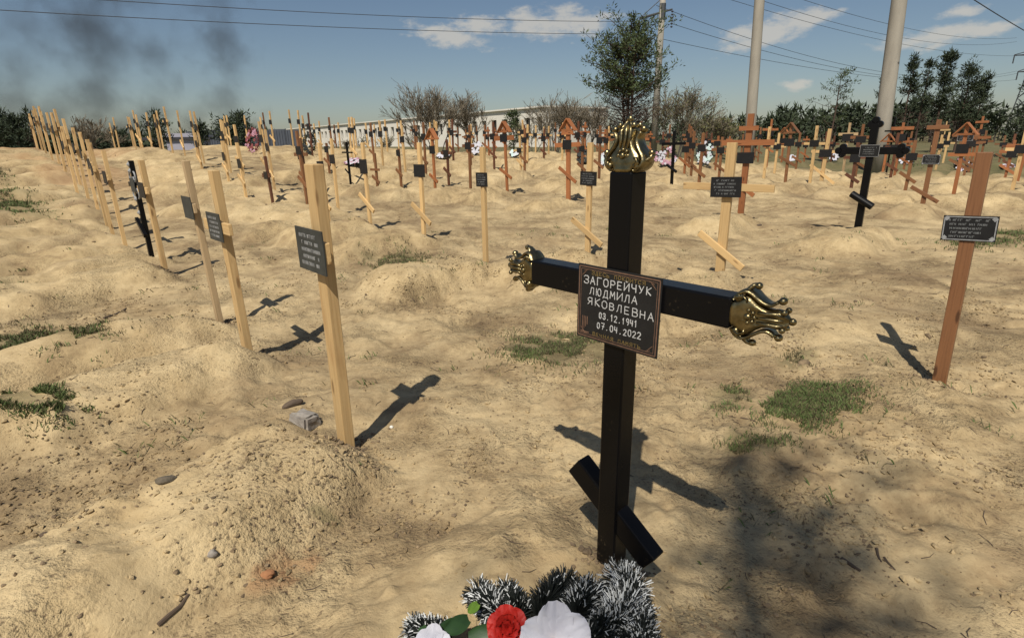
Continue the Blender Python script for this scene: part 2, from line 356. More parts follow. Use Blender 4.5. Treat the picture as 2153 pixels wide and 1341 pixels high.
cmask = ramp(nd, [(0.42, (0, 0, 0)), (0.62, (1, 1, 1))]); lk.new(noise(nd, lk, P, 1.4, 4, 0.6), cmask.inputs[0])
c = mixrgb(nd, lk, Mth(nd, lk, 'MULTIPLY', r2.outputs[0], Mth(nd, lk, 'ADD', Mth(nd, lk, 'MULTIPLY', cmask.outputs[0], 0.7), 0.25)), sandc, (0.11, 0.075, 0.046))
r3 = ramp(nd, [(0.52, (0, 0, 0)), (0.72, (1, 1, 1))]); lk.new(noise(nd, lk, P, 0.9, 5, 0.6, (1, 1, 1)), r3.inputs[0])
c = mixrgb(nd, lk, Mth(nd, lk, 'MULTIPLY', r3.outputs[0], 0.75), c, (0.19, 0.13, 0.073))
am = nd.new('ShaderNodeAttribute'); am.attribute_name = 'meadow'
r4 = ramp(nd, [(0.3, (0.085, 0.085, 0.040)), (0.5, (0.14, 0.125, 0.060)), (0.7, (0.20, 0.155, 0.085))]); lk.new(noise(nd, lk, P, 0.5, 6, 0.7), r4.inputs[0])
c = mixrgb(nd, lk, am.outputs['Fac'], c, r4.outputs[0])
ao = nd.new('ShaderNodeAttribute'); ao.attribute_name = 'clay'
c = mixrgb(nd, lk, Mth(nd, lk, 'MULTIPLY', ao.outputs['Fac'], 0.55), c, (0.36, 0.19, 0.09))
lk.new(c, b.inputs['Base Color'])
hh = Mth(nd, lk, 'ADD', Mth(nd, lk, 'MULTIPLY', fin, 0.6), Mth(nd, lk, 'MULTIPLY', spk, 0.4))
n1 = bump(nd, lk, hh, 0.9, 0.055); lk.new(Mth(nd, lk, 'ADD', Mth(nd, lk, 'MULTIPLY', cmask.outputs[0], 0.85), 0.22), n1.node.inputs['Strength']); n2 = bump(nd, lk, grn, 0.35, 0.004, n1); lk.new(n2, b.inputs['Normal'])
M['sand'] = ms

# ------------------------------------------------------------------ where the crosses stand
# base pixel, top pixel, wood, features, label
PQ = dict(plaque=(0.72, 0.27, 0.19))
HAND = [
 # the left row, nearest first
 ('p1', (730, 945), (648, 345), 'pine', dict(plaque=(0.735, 0.30, 0.205, 'letters'), bar=(0.735, 0.29, 0.10), wx=0.092, ty=0.056), 'tall pale pine cross nearest the camera on the left, seen edge-on with black lettered plaque'),
 ('p2', (525, 760), (460, 358), 'pine', dict(plaque=(0.73, 0.30, 0.20, 'letters'), bar=(0.73, 0.56, 0.08), wx=0.09, ty=0.055), 'pale pine cross with grey lettered plaque, second from the camera in the left row'),
 ('p3', (465, 690), (390, 338), 'pinew', dict(plaque=(0.735, 0.27, 0.19, 'grey'), bar=(0.735, 0.3, 0.08), wx=0.06, ty=0.05), 'slim olive-tinted pine cross standing just behind the second cross of the left row'),
 ('p4', (350, 582), (280, 337), 'pine', dict(plaque=(0.74, 0.26, 0.18), bar=(0.74, 0.42, 0.08), wx=0.08, ty=0.055), 'pale pine cross right beside the black ornate cross in the left row'),
 # second row, facing the camera
 ('b1', (693, 475), (668, 300), 'pine', dict(PQ, foot=(0.30, 0.5, 32)), 'pale cross with slanted bar, leftmost of second row, behind the tall near post'),
 ('b2', (780, 483), (761, 300), 'pine', dict(plaque=(0.72, 0.24, 0.24), foot=(0.29, 0.52, 34)), 'pale pine cross with tall black plaque and slanted bar, second from left in second row'),
 ('b3', (892, 504), (880, 300), 'pine', dict(PQ, foot=(0.28, 0.54, 33)), 'pale pine cross with square black plaque and slanted bar, third from left in second row'),
 ('b4', (1022, 570), (1018, 309), 'pine', dict(plaque=(0.74, 0.22, 0.17, 'rows')), 'plain pale pine post with small black plaque, left of the black cross arm'),
 ('b5', (1235, 552), (1241, 300), 'pine', dict(plaque=(0.71, 0.27, 0.18, 'rows'), foot=(0.26, 0.60, 31), wx=0.075), 'pale pine cross with slanted bar just left of the gold-topped black cross'),
 ('b6', (1510, 607), (1538, 300), 'pine', dict(plaque=(0.70, 0.33, 0.21, 'rows'), bar=(0.70, 0.98, 0.075), foot=(0.25, 0.62, 33), wx=0.10), 'wide pale cross with two bars right of the gold-topped black cross'),
 ('rb', (1972, 815), (2083, 320), 'brown', dict(plaque=(0.70, 0.27, 0.155, 'rimmed'), wx=0.076, ty=0.05), 'varnished brown post with black silver-rimmed plaque, nearest on the right'),
 # further out
 ('c1', (576, 441), (558, 327), 'darkwood', dict(plaque=(0.62, 0.2, 0.16), bar=(0.62, 0.42, 0.09), wx=0.07), 'dark brown cross with long shadow standing alone behind the tall near post'),
 ('c2', (795, 403), (789, 322), 'brown', dict(bar=(0.55, 0.42, 0.06), foot=(0.28, 0.36, 30)), 'small brown cross just right of the pale cross with tall plaque'),
 ('c3', (845, 405), (840, 315), 'brown', dict(plaque=(0.9, 0.18, 0.16), foot=(0.42, 0.34, 30)), 'slim brown cross left of the third pale cross of second row'),
 ('c4', (916, 409), (903, 276), 'orange', dict(plaque=(0.70, 0.24, 0.2), roof=True, foot=(0.25, 0.4, 30)), 'orange cross with little gable roof right of the third pale cross'),
 ('c5', (990, 409), (985, 290), 'brown', dict(plaque=(0.85, 0.24, 0.18), bar=(0.85, 0.5, 0.08)), 'brown cross just left of the plain pale post with small plaque'),
 ('c6', (1067, 412), (1062, 262), 'orange', dict(plaque=(0.80, 0.26, 0.2), bar=(0.80, 0.72, 0.12), roof=True, foot=(0.3, 0.5, 30)), 'orange roofed cross between the plain pale post and the pale cross with slanted bar'),
 ('c7', (1195, 432), (1197, 252), 'orange', dict(plaque=(0.72, 0.26, 0.22), bar=(0.72, 0.75, 0.10), roof=True, foot=(0.36, 0.62, 34), top=(0.86, 0.34), wx=0.11), 'tall orange roofed cross with three bars left of the gold-topped cross'),
 ('c8', (1109, 350), (1111, 262), 'pine', dict(plaque=(0.7, 0.22, 0.18), bar=(0.72, 0.6, 0.06)), 'thin pale cross with plain horizontal arms against the dark bushes'),
 ('c9', (1096, 370), (1092, 284), 'pine', dict(plaque=(0.62, 0.22, 0.16), bar=(0.62, 0.6, 0.07), foot=(0.3, 0.42, 35)), 'short pale cross right of the orange roofed cross with dark bushes behind'),
 ('c10', (1555, 469), (1577, 240), 'orange', dict(plaque=(0.60, 0.32, 0.2), bar=(0.74, 0.98, 0.10), foot=(0.33, 0.55, 34), top=(0.87, 0.36), wx=0.11), 'tall orange three-barred cross in front of the left concrete pole'),
 ('c11', (1649, 399), (1667, 262), 'brown', dict(plaque=(0.70, 0.26, 0.19), roof=True, foot=(0.38, 0.5, 28)), 'brown roofed cross between the two concrete poles, alone on pale sand'),
 ('c12', (1725, 392), (1738, 270), 'pine', dict(plaque=(0.57, 0.34, 0.22), bar=(0.60, 0.8, 0.08), foot=(0.2, 0.9, 35), wx=0.10), 'wide pale pine cross left of the tall black metal cross'),
 ('c13', (1610, 362), (1618, 252), 'orange', dict(plaque=(0.72, 0.3, 0.2), bar=(0.8, 0.6, 0.09), foot=(0.42, 0.5, 30)), 'orange cross just right of the left concrete pole'),
 ('c14', (1878, 383), (1894, 258), 'orange', dict(plaque=(0.74, 0.28, 0.22), bar=(0.9, 0.62, 0.1), foot=(0.42, 0.5, 30)), 'bright orange cross just right of the tall black metal cross'),
 ('c15', (1936, 449), (1962, 252), 'brown', dict(plaque=(0.58, 0.30, 0.19, 'rimmed'), bar=(0.92, 0.36, 0.08), foot=(0.20, 0.58, 30), wx=0.085), 'brown cross with slanted bar and dark plaque left of the nearest right post'),
 ('c16', (2006, 402), (2034, 272), 'brown', dict(plaque=(0.86, 0.36, 0.2, 'rimmed'), bar=(0.9, 0.6, 0.09), foot=(0.40, 0.6, 30)), 'brown cross with wide plaque close behind the nearest right post'),
 ('c17', (2044, 366), (2070, 246), 'orange', dict(plaque=(0.72, 0.3, 0.2), bar=(0.62, 0.7, 0.1), top=(0.9, 0.4)), 'tall orange cross directly behind the top of the nearest right post'),
 ('c18', (1977, 325), (1982, 255), 'pine', dict(plaque=(0.55, 0.3, 0.22), bar=(0.74, 0.6, 0.12)), 'pale cross with dark plaque among brown ones left of the nearest right post'),
 ('c19', (1796, 384), (1806, 262), 'brown', dict(plaque=(0.74, 0.3, 0.2), bar=(0.78, 0.6, 0.09), foot=(0.35, 0.55, 30)), 'brown cross half hidden behind the tall black metal cross'),
 ('c20', (1770, 377), (1781, 258), 'pinew', dict(plaque=(0.74, 0.34, 0.24), bar=(0.8, 0.6, 0.09)), 'weathered grey-brown cross left of the tall black metal cross'),
 ('c21', (1438, 377), (1440, 300), 'orange', dict(plaque=(0.8, 0.26, 0.2), foot=(0.42, 0.52, 35)), 'small orange cross with slanted bar beside the slim black cross'),
 ('c22', (2136, 395), (2150, 280), 'orange', dict(plaque=(0.9, 0.3, 0.2), bar=(0.72, 0.9, 0.12)), 'orange cross with broad arm cut by the right edge'),
 ('c23', (1503, 366), (1508, 285), 'orange', dict(plaque=(0.8, 0.26, 0.18), bar=(0.86, 0.5, 0.08)), 'slim orange cross left of the wide pale cross with two bars'),
 ('c24', (694, 372), (688, 300), 'brown', dict(plaque=(0.8, 0.22, 0.18), foot=(0.4, 0.4, 30)), 'brown cross right behind the leftmost pale cross of the second row'),
 ('c25', (520, 430), (508, 300), 'pine', dict(plaque=(0.62, 0.2, 0.2), foot=(0.32, 0.4, 32)), 'slim pale cross on the sand left of the dark brown cross'),
 ('c26', (484, 398), (472, 296), 'pine', dict(plaque=(0.62, 0.2, 0.2), foot=(0.32, 0.4, 32)), 'slim pale cross behind the second cross of the left row'),
 ('c27', (428, 372), (414, 278), 'pine', dict(plaque=(0.7, 0.2, 0.18), foot=(0.3, 0.4, 32)), 'thin pale cross below the lilac house'),
]
MANG = math.atan2(-0.83, -0.56)
placed = []
for (k, bpx, tpx, wm, ft, lab) in HAND:
    g = on_ground(*bpx); d = math.hypot(g[0], g[1]); top = far(tpx[0], tpx[1], d)[2]
    placed.append([k, g[0], g[1], top, wm, ft, lab])
    L = 2.15 if k[0] == 'p' else 1.7
    MOUNDS.append((g[0] + 0.05 * NV[0], g[1] + 0.05 * NV[1], L, 0.46, 0.20 if k[0] == 'p' else (0.21 if k != 'rb' else 0.07), MANG if k[0] == 'p' else 0))
MAIN = np.array([0.357, 1.718]); MOUNDS.append((MAIN[0], MAIN[1], 1.7, 0.6, 0.09, 0))
BLK = on_ground(322, 553); MOUNDS.append((BLK[0], BLK[1], 2.1, 0.46, 0.21, MANG))
BB = on_ground(1800, 501); MOUNDS.append((BB[0], BB[1], 1.9, 0.6, 0.24, 0))
SB = on_ground(1411, 402); MOUNDS.append((SB[0], SB[1], 1.8, 0.55, 0.22, 0))
def pos_ns(n, s): return n * -NV + s * DV
# left row goes on beyond the black ornate cross
rowA = []
s0 = BLK[:2] @ DV; n0 = BLK[:2] @ -NV
for i in range(19):
    s = s0 - 1.2 - i * 1.2 + random.uniform(-0.12, 0.12); n = n0 + 0.055 * i + random.uniform(-0.12, 0.12)
    p = pos_ns(n, s); rowA.append((p[0], p[1])); MOUNDS.append((p[0], p[1], 2.1, 0.46, 0.21, MANG))
fill = []
taken = [(q[1], q[2]) for q in placed] + rowA + [tuple(MAIN), tuple(BLK[:2]), tuple(BB[:2]), tuple(SB[:2])]
for row, n in enumerate([5.6, 10.1, 13.6, 16.9, 20.2, 23.5, 26.8, 30.1, 33.4]):
    s = -34.0
    while s < 34:
        s += random.uniform(0.85, 1.15) if (s * DV[0] + n * -NV[0]) < 6 else random.uniform(0.95, 1.3)
        p = pos_ns(n + random.uniform(-0.3, 0.3), s); r = math.hypot(*p); t = p[0] / max(p[1], 0.1)
        if p[1] < 8 or r > 33.5 or abs(t) > 1.0: continue
        if r < 12.5 and t > -0.35: continue
        if r < 15 and t > -0.3 and random.random() < 0.6: continue
        if min(math.hypot(p[0] - a, p[1] - c_) for a, c_ in taken) < 0.7: continue
        if random.random() < (0.06 if t < -0.1 else 0.18): continue
        taken.append((p[0], p[1])); fill.append((p[0], p[1], t, r)); MOUNDS.append((p[0], p[1], 1.75, 0.52, 0.2, 0))

# ------------------------------------------------------------------ the ground sheet
def axis(lo, hi, n, a, c0):
    u = np.linspace(math.asinh((lo - c0) / a), math.asinh((hi - c0) / a), n); return c0 + a * np.sinh(u)
xs = axis(-60, 60, 930, 1.4, 0.0); ys = axis(-12, 75, 850, 1.4, 1.7)
xs = np.concatenate([[-4000, -1800, -900, -500, -300, -190, -130, -95, -75], xs, [75, 95, 130, 190, 300, 500, 900, 1800, 4000]])
ys = np.concatenate([[-3000, -900, -300, -120, -60, -30], ys, [85, 100, 120, 150, 190, 250, 330, 450, 700, 1200, 2200, 4500]])
GX, GY = np.meshgrid(xs, ys); GZ = H(GX, GY)
nx, ny = len(xs), len(ys)
co = np.stack([GX, GY, GZ], -1).reshape(-1, 3).astype(np.float32)
ii = (np.arange(ny - 1)[:, None] * nx + np.arange(nx - 1)[None, :]).ravel()
quads = np.stack([ii, ii + 1, ii + 1 + nx, ii + nx], 1).astype(np.int32)
gm = bpy.data.meshes.new('ground'); gm.vertices.add(len(co)); gm.vertices.foreach_set('co', co.ravel())
gm.loops.add(quads.size); gm.loops.foreach_set('vertex_index', quads.ravel()); gm.polygons.add(len(quads))
gm.polygons.foreach_set('loop_start', np.arange(0, quads.size, 4, dtype=np.int32))
gm.polygons.foreach_set('use_smooth', np.ones(len(quads), dtype=bool)); gm.update(calc_edges=True)
GR = np.hypot(GX, GY); GT = GX / np.maximum(GY, 0.5)
edge = np.interp(GT, [-1.2, -0.3, 0.1, 0.3, 0.5, 1.2], [34, 34, 32, 29, 26, 24]) + 5 * fbm(GX / 4, GY / 4, 3, 91)
mead = ss(-1.5, 2.0, GR - edge); mead = np.where(GY < -2, ss(12, 20, GR), mead)
PATCH = []     # grass patches: (pixel x, pixel y, rx px, ry px, blades, dry)
for q in [(1690, 850, 120, 36, 9000, 0.2), (1545, 835, 70, 25, 900, 0.4), (1175, 722, 110, 34, 5000, 0.45), (1105, 742, 35, 14, 500, 0.2), (85, 918, 85, 24, 6000, 0.12), (95, 742, 130, 30, 7000, 0.4),
          (45, 490, 75, 15, 3500, 0.15), (850, 558, 80, 20, 3000, 0.55), (1600, 940, 85, 20, 420, 0.35), (30, 625, 35, 8, 500, 0.3), (20, 455, 30, 6, 400, 0.3), (2075, 515, 85, 12, 1500, 0.3), (1545, 945, 30, 10, 160, 0.3), (690, 1120, 30, 10, 60, 0.5), (1680, 755, 45, 18, 300, 0.7), (2130, 500, 60, 10, 700, 0.2), (1890, 345, 60, 12, 900, 0.2)]:
    PATCH.append(q)
gp = np.zeros_like(GX)
for (px, py, rx, ry, nb, dry) in PATCH:
    c0 = flat(px, py); ex = flat(px + rx, py)[:2] - c0[:2]; ey = flat(px, py - ry)[:2] - c0[:2]
    A = np.linalg.inv(np.stack([ex, ey], 1)); dx, dy = GX - c0[0], GY - c0[1]
    q = np.hypot(A[0, 0] * dx + A[0, 1] * dy, A[1, 0] * dx + A[1, 1] * dy) + 1.0 * fbm(GX / 0.25, GY / 0.25, 2, 95)
    gp = np.maximum(gp, 0.55 * (1 - ss(0.5, 1.15, q)))
mead = np.maximum(mead, gp)
a_ = gm.attributes.new('meadow', 'FLOAT', 'POINT'); a_.data.foreach_set('value', mead.astype(np.float32).ravel())
clay = np.zeros_like(GX)
for (px, py, rad) in [(600, 1222, 0.09), (560, 1245, 0.07), (640, 1205, 0.07)]:
    c0 = flat(px, py); clay = np.maximum(clay, 1 - ss(0.3, 1.0, np.hypot(GX - c0[0], GY - c0[1]) / rad + 0.9 * fbm(GX / 0.06, GY / 0.06, 2, 97)))
clay = np.maximum(clay, 0.8 * ss(0.0, 0.25, fbm(GX / 2.2, GY / 2.2, 3, 98)) * ss(12, 22, GR) * (1 - ss(-0.72, -0.55, GT)))
fresh = np.clip(mound_h(GX, GY) / 0.13, 0, 1) * (1 - 0.5 * ss(20, 30, GR)) + 0.5 * ss(14, 24, GR)
a_ = gm.attributes.new('fresh', 'FLOAT', 'POINT'); a_.data.foreach_set('value', np.clip(fresh, 0, 1).astype(np.float32).ravel())
a_ = gm.attributes.new('clay', 'FLOAT', 'POINT'); a_.data.foreach_set('value', clay.astype(np.float32).ravel())
gm.materials.append(M['sand'])
put('ground', gm, kind='structure')

# ------------------------------------------------------------------ building one cross
LEAN = random.Random(3)
def lettering(w, h, rows, seed):
    rg = random.Random(seed); mb = MB(); rh = h / (rows + 1.2)
    for i in range(rows):
        z = h / 2 - rh * (i + 1.1); x = -w / 2 * rg.uniform(0.62, 0.8); x1 = -x * rg.uniform(0.7, 1.0)
        while x < x1:
            l = w * rg.uniform(0.02, 0.045)
            if rg.random() < 0.85:
                hh_ = rh * 0.5; k = rg.choice((0, 1, 2)); th = w * 0.011
                mb.box((x, 0, z), (th, 0.001, hh_))
                if k != 1: mb.box((x + l * 0.5, 0, z + hh_ * (0.45 if k == 0 else 0.0)), (l * 0.8, 0.0012, th))
                if k != 0: mb.box((x + l * 0.8, 0, z), (th, 0.0014, hh_))
            x += l * 1.55
    return mb
def bevel(o, w):
    m = o.modifiers.new('bevel', 'BEVEL'); m.width = w; m.segments = 2; m.limit_method = 'ANGLE'
def make_cross(label, x, y, h, wm, ft, group=None, near=False, rotj=0.0, cat='cross'):
    wx = ft.get('wx', 0.07); ty = ft.get('ty', 0.045); h = round(h * 20) / 20 if not near else h
    emb = 0.12
    t = thing('wooden_cross', label, cat, (x, y, H1(x, y)), (LEAN.gauss(0, 0.012), LEAN.gauss(0, 0.012), CROSS_ROT + rotj), group)
    wood_ = M[wm]
    def plank(size, ang=0.0):
        def fn():
            mb = MB(); mb.box((0, 0, 0), size); return mb.mesh('plank', wood_)
        return cached(('plank', wm) + tuple(round(k, 3) for k in size), fn) if not near else fn()
    def add(nm, size, loc, ang=0.0):
        o = put(nm, plank(size), t, loc, (0, ang, 0))
        if near: bevel(o, 0.004)
        return o
    add('upright', (wx, ty, h + emb), (0, 0, (h - emb) / 2))
    front = -ty / 2
    if 'bar' in ft:
        zf, bl, bh = ft['bar']; add('crossbar', (bl, 0.028, bh), (0, front - 0.0145, zf * h))
    if 'top' in ft:
        zf, bl = ft['top']; add('top_bar', (bl, 0.028, 0.08), (0, front - 0.0145, zf * h))
    if 'foot' in ft:
        zf, bl, an = ft['foot']; add('slanted_bar', (bl, 0.028, 0.075), (0, front - 0.0145, zf * h), math.radians(an))
    if ft.get('roof'):
        for sgn in (-1, 1):
            add('roof_board', (0.36, 0.13, 0.02), (sgn * 0.118, -0.02, h - 0.085), sgn * math.radians(50))
        add('gable_bar', (0.34, 0.026, 0.045), (0, front - 0.0145, h - 0.2))
    if 'plaque' in ft:
        pq = ft['plaque']; zf, pw, ph = pq[:3]; kind = pq[3] if len(pq) > 3 else 'plain'
        yy = front - (0.030 if 'bar' in ft else 0.0) - 0.005
        gm_ = M['plate_g'] if kind in ('letters', 'grey') else M['plate']
        def fnp():
            mb = MB(); mb.box((0, 0, 0), (pw, 0.006, ph)); return mb.mesh('plaque', gm_)
        po = put('plaque', cached(('pl', kind, pw, ph), fnp), t, (0, yy, zf * h), (0, LEAN.gauss(0, 0.015), 0))
        if kind in ('letters', 'rows', 'rimmed'):
            lb = lettering(pw, ph, 5 if kind != 'rows' else 5, hash(label) % 997 if False else len(label))
            put('lettering', lb.mesh('lettering', M['dimletter'] if kind != 'letters' else M['silver']), po, (0, -0.0038, 0), kind='stuff')
        if kind == 'rimmed':
            mb = MB(); e = 0.008
            mb.box((0, 0, ph / 2 - e), (pw - 0.02, 0.0016, 0.006)); mb.box((0, 0, -ph / 2 + e), (pw - 0.02, 0.0016, 0.006))
            mb.box((pw / 2 - e, 0, 0), (0.006, 0.0018, ph - 0.022)); mb.box((-pw / 2 + e, 0, 0), (0.006, 0.0018, ph - 0.022))
            for sx in (-1, 1):
                for sz in (-1, 1): mb.box((sx * (pw / 2 - 0.018), 0, sz * (ph / 2 - 0.018)), (0.022, 0.002, 0.022), rotm('Y', 0.785))
            put('rim', mb.mesh('rim', M['silver']), po, (0, -0.004, 0))
    return t
NEARKEYS = {'p1', 'p2', 'p3', 'p4', 'b3', 'b4', 'b5', 'b6', 'rb', 'c15', 'b1', 'b2'}
for (k, x, y, top, wm, ft, lab) in placed:
    make_cross(lab, x, y, top - H1(x, y), wm, ft, near=k in NEARKEYS, rotj=(random.uniform(-0.06, 0.06)))
ORD = ['first', 'second', 'third', 'fourth', 'fifth', 'sixth', 'seventh', 'eighth', 'ninth', 'tenth', 'eleventh', 'twelfth', 'thirteenth', 'fourteenth', 'fifteenth', 'sixteenth', 'seventeenth', 'eighteenth', 'nineteenth']
for i, (x, y) in enumerate(rowA):
    ft = dict(plaque=(0.73, 0.26, 0.18), bar=(0.73, random.choice((0.4, 0.55)), 0.08), wx=random.choice((0.07, 0.085)), ty=0.05)
    make_cross('pale pine cross, %s beyond the black ornate cross in the left row' % ORD[i], x, y, random.uniform(1.42, 1.58), 'pine', ft, group='pale crosses of the left row beyond the ornate one', rotj=random.uniform(-0.07, 0.07))
def ORD2(i):
    return ORD[i] if i < 19 else ('twentieth', 'twenty-first', 'twenty-second', 'twenty-third', 'twenty-fourth', 'twenty-fifth', 'twenty-sixth', 'twenty-seventh', 'twenty-eighth', 'twenty-ninth', 'thirtieth', 'thirty-first', 'thirty-second')[min(i - 19, 12)]
KINDS = {
 'pp': ('pine', dict(plaque=(0.72, 0.24, 0.18)), 'thin pale post'),
 'pf': ('pine', dict(plaque=(0.72, 0.24, 0.18), foot=(0.3, 0.48, 32)), 'pale cross with slanted bar'),
 'pb': ('pine', dict(plaque=(0.70, 0.24, 0.18), bar=(0.7, 0.55, 0.07)), 'pale cross with level arms'),
 'bb': ('brown', dict(plaque=(0.70, 0.24, 0.18), bar=(0.72, 0.6, 0.08), foot=(0.32, 0.45, 32)), 'brown two-barred cross'),
 'bf': ('brown', dict(plaque=(0.75, 0.22, 0.17), foot=(0.34, 0.4, 32)), 'slim brown cross'),
 'ob': ('orange', dict(plaque=(0.68, 0.24, 0.2), bar=(0.74, 0.62, 0.09), top=(0.88, 0.32), foot=(0.34, 0.5, 32)), 'orange three-barred cross'),
 'orf': ('orange', dict(plaque=(0.68, 0.24, 0.2), bar=(0.6, 0.5, 0.08), roof=True), 'orange cross with gable roof'),
 'dk': ('darkwood', dict(plaque=(0.7, 0.24, 0.2), bar=(0.72, 0.55, 0.08), foot=(0.32, 0.4, 32)), 'dark brown cross'),
}
jobs = []
for (x, y, t, r) in fill:
    u = random.random()
    if t < -0.42: k = 'pp' if u < 0.45 else 'pf' if u < 0.82 else 'pb'; z = 'on the far left rise'
    elif t < -0.1: k = 'pp' if u < 0.36 else 'pf' if u < 0.62 else 'bf' if u < 0.82 else 'bb' if u < 0.91 else 'dk'; z = 'below the white building'
    elif t < 0.42: k = 'pb' if u < 0.14 else 'bf' if u < 0.36 else 'bb' if u < 0.58 else 'ob' if u < 0.72 else 'orf' if u < 0.76 else 'dk'; z = 'below the bare trees'
    else: k = 'pb' if u < 0.14 else 'bf' if u < 0.28 else 'bb' if u < 0.54 else 'ob' if u < 0.76 else 'orf' if u < 0.80 else 'dk'; z = 'around the concrete poles'
    jobs.append((k, z, t, x, y))
cnt = {}
for (k, z, t, x, y) in sorted(jobs, key=lambda j: j[2]):
    wm, ft, lab = KINDS[k]; i = cnt.get((k, z), 0); cnt[(k, z)] = i + 1
    w1 = 'leftmost such' if i == 0 else (ORD2(i) + ' such from left')
    hgt = random.choice((1.25, 1.35, 1.45)) if wm == 'pine' else random.choice((1.2, 1.35, 1.5))
    make_cross('%s %s, %s' % (lab, z, w1), x, y, hgt + 0.1, wm, ft, group='distant %ss %s' % (lab, z), rotj=random.uniform(-0.12, 0.12))

# ------------------------------------------------------------------ the black steel cross with gold ends
def finial_mesh(scale):
    """ornate cap: axis +Z from the end of the tube, broad in X"""
    Z = [0, .012, .016, .03, .045, .06, .078, .096, .112, .128, .14, .15, .16, .17, .178, .184]
    W = [.048, .048, .052, .064, .072, .066, .050, .038, .032, .031, .034, .033, .028, .020, .012, .003]
    Dp = [.048, .048, .046, .045, .044, .040, .034, .029, .026, .024, .023, .022, .019, .015, .010, .003]
    n = 36; vs = []; mb = MB()
    for z, w, d in zip(Z, W, Dp):
        fl = ss(.05, .11, z)
        for j in range(n):
            a = 2 * math.pi * j / n; ca, sa = math.cos(a), math.sin(a); e = 0.5
            x = w * math.copysign(abs(ca) ** e, ca); y = d * math.copysign(abs(sa) ** e, sa)
            y *= 1 + fl * 0.20 * math.cos(3.0 * math.pi * x / max(w, 1e-4))
            vs.append((x, y, z))
    k = len(Z)
    fs = [(i * n + j, i * n + (j + 1) % n, (i + 1) * n + (j + 1) % n, (i + 1) * n + j) for i in range(k - 1) for j in range(n)]
    fs += [tuple(range(n - 1, -1, -1)), tuple((k - 1) * n + j for j in range(n))]
    mb.add(vs, fs)
    def ribbon(pts, hd, th):
        pts = [np.array(p, float) for p in pts]; k_ = len(pts); vs = []
        for i, p in enumerate(pts):
            t = pts[min(i + 1, k_ - 1)] - pts[max(i - 1, 0)]; t /= np.linalg.norm(t); nn = np.array([-t[1], t[0]]); w_ = hd[i]
            for (yy, o) in ((-w_, -th), (-w_ * .5, -th * 1.7), (w_ * .5, -th * 1.7), (w_, -th), (w_, th), (-w_, th)): q = p + nn * o * sx; vs.append((q[0], yy, q[1]))
        fs = [(i * 6 + j, i * 6 + (j + 1) % 6, (i + 1) * 6 + (j + 1) % 6, (i + 1) * 6 + j) for i in range(k_ - 1) for j in range(6)] + [tuple(range(6)), tuple((k_ - 1) * 6 + j for j in range(6))]
        mb.add(vs, fs)
    from_curve = lambda P_: [(np.interp(u, range(len(P_)), [q[0] for q in P_]), np.interp(u, range(len(P_)), [q[1] for q in P_])) for u in np.linspace(0, len(P_) - 1, 22)]
    for sx in (-1, 1):
        # one S-shaped leaf band on each side: out from the collar, round the belly, into the neck, out to the upper scroll
        C_ = [(.046, .004), (.064, .012), (.078, .026), (.083, .042), (.076, .058), (.062, .074), (.050, .092), (.044, .108), (.044, .122), (.052, .134), (.061, .142)]
        cv = from_curve(C_); cv = [tuple(np.mean(cv[max(0, i - 1):i + 2], axis=0)) for i in range(len(cv))]
        ribbon([(sx * q[0], q[1]) for q in cv], [.046 - .026 * i / 21 for i in range(22)], .0042)
        # lower scroll standing off the belly
        ribbon([(sx * q[0], q[1]) for q in ((.078, .040), (.090, .044), (.099, .053), (.101, .063))], [.024, .020, .015, .011], .0045)
        mb.ball((sx * .099, 0, .068), (.0125, .014, .0125)); mb.ball((sx * .062, 0, .150), (.0135, .017, .0135))
        for yy in (-1, 1):
            mb.ball((sx * .058, yy * .040, .022), (.014, .010, .013)); mb.tube([(sx * .056, yy * .043, .018), (sx * .066, yy * .044, .034), (sx * .060, yy * .041, .050), (sx * .046, yy * .037, .050)], [.007, .008, .006, .004], 8)
            mb.ball((sx * .030, yy * .019, .164), .0105)
    mb.ball((0, 0, .186), (.013, .012, .013))
    for yy in (-1, 1):
        mb.ball((0, yy * .041, .058), (.013, .012, .013))
        for q in range(8):
            a = q * math.pi / 4; mb.ball((.021 * math.cos(a), yy * .039, .058 + .021 * math.sin(a)), (.0075, .006, .0075), 7, 5)
        for fx in (-.018, 0, .018):
            mb.tube([(fx * .9, yy * .034, .085), (fx, yy * .027, .115), (fx * 1.1, yy * .024, .145), (fx * .9, yy * .018, .165)], [.004, .0075, .0075, .004], 7)
    mb.v = [(a * scale, b_ * scale, c_ * scale) for a, b_, c_ in mb.v]
    return mb.mesh('finial', M['gold'], True)

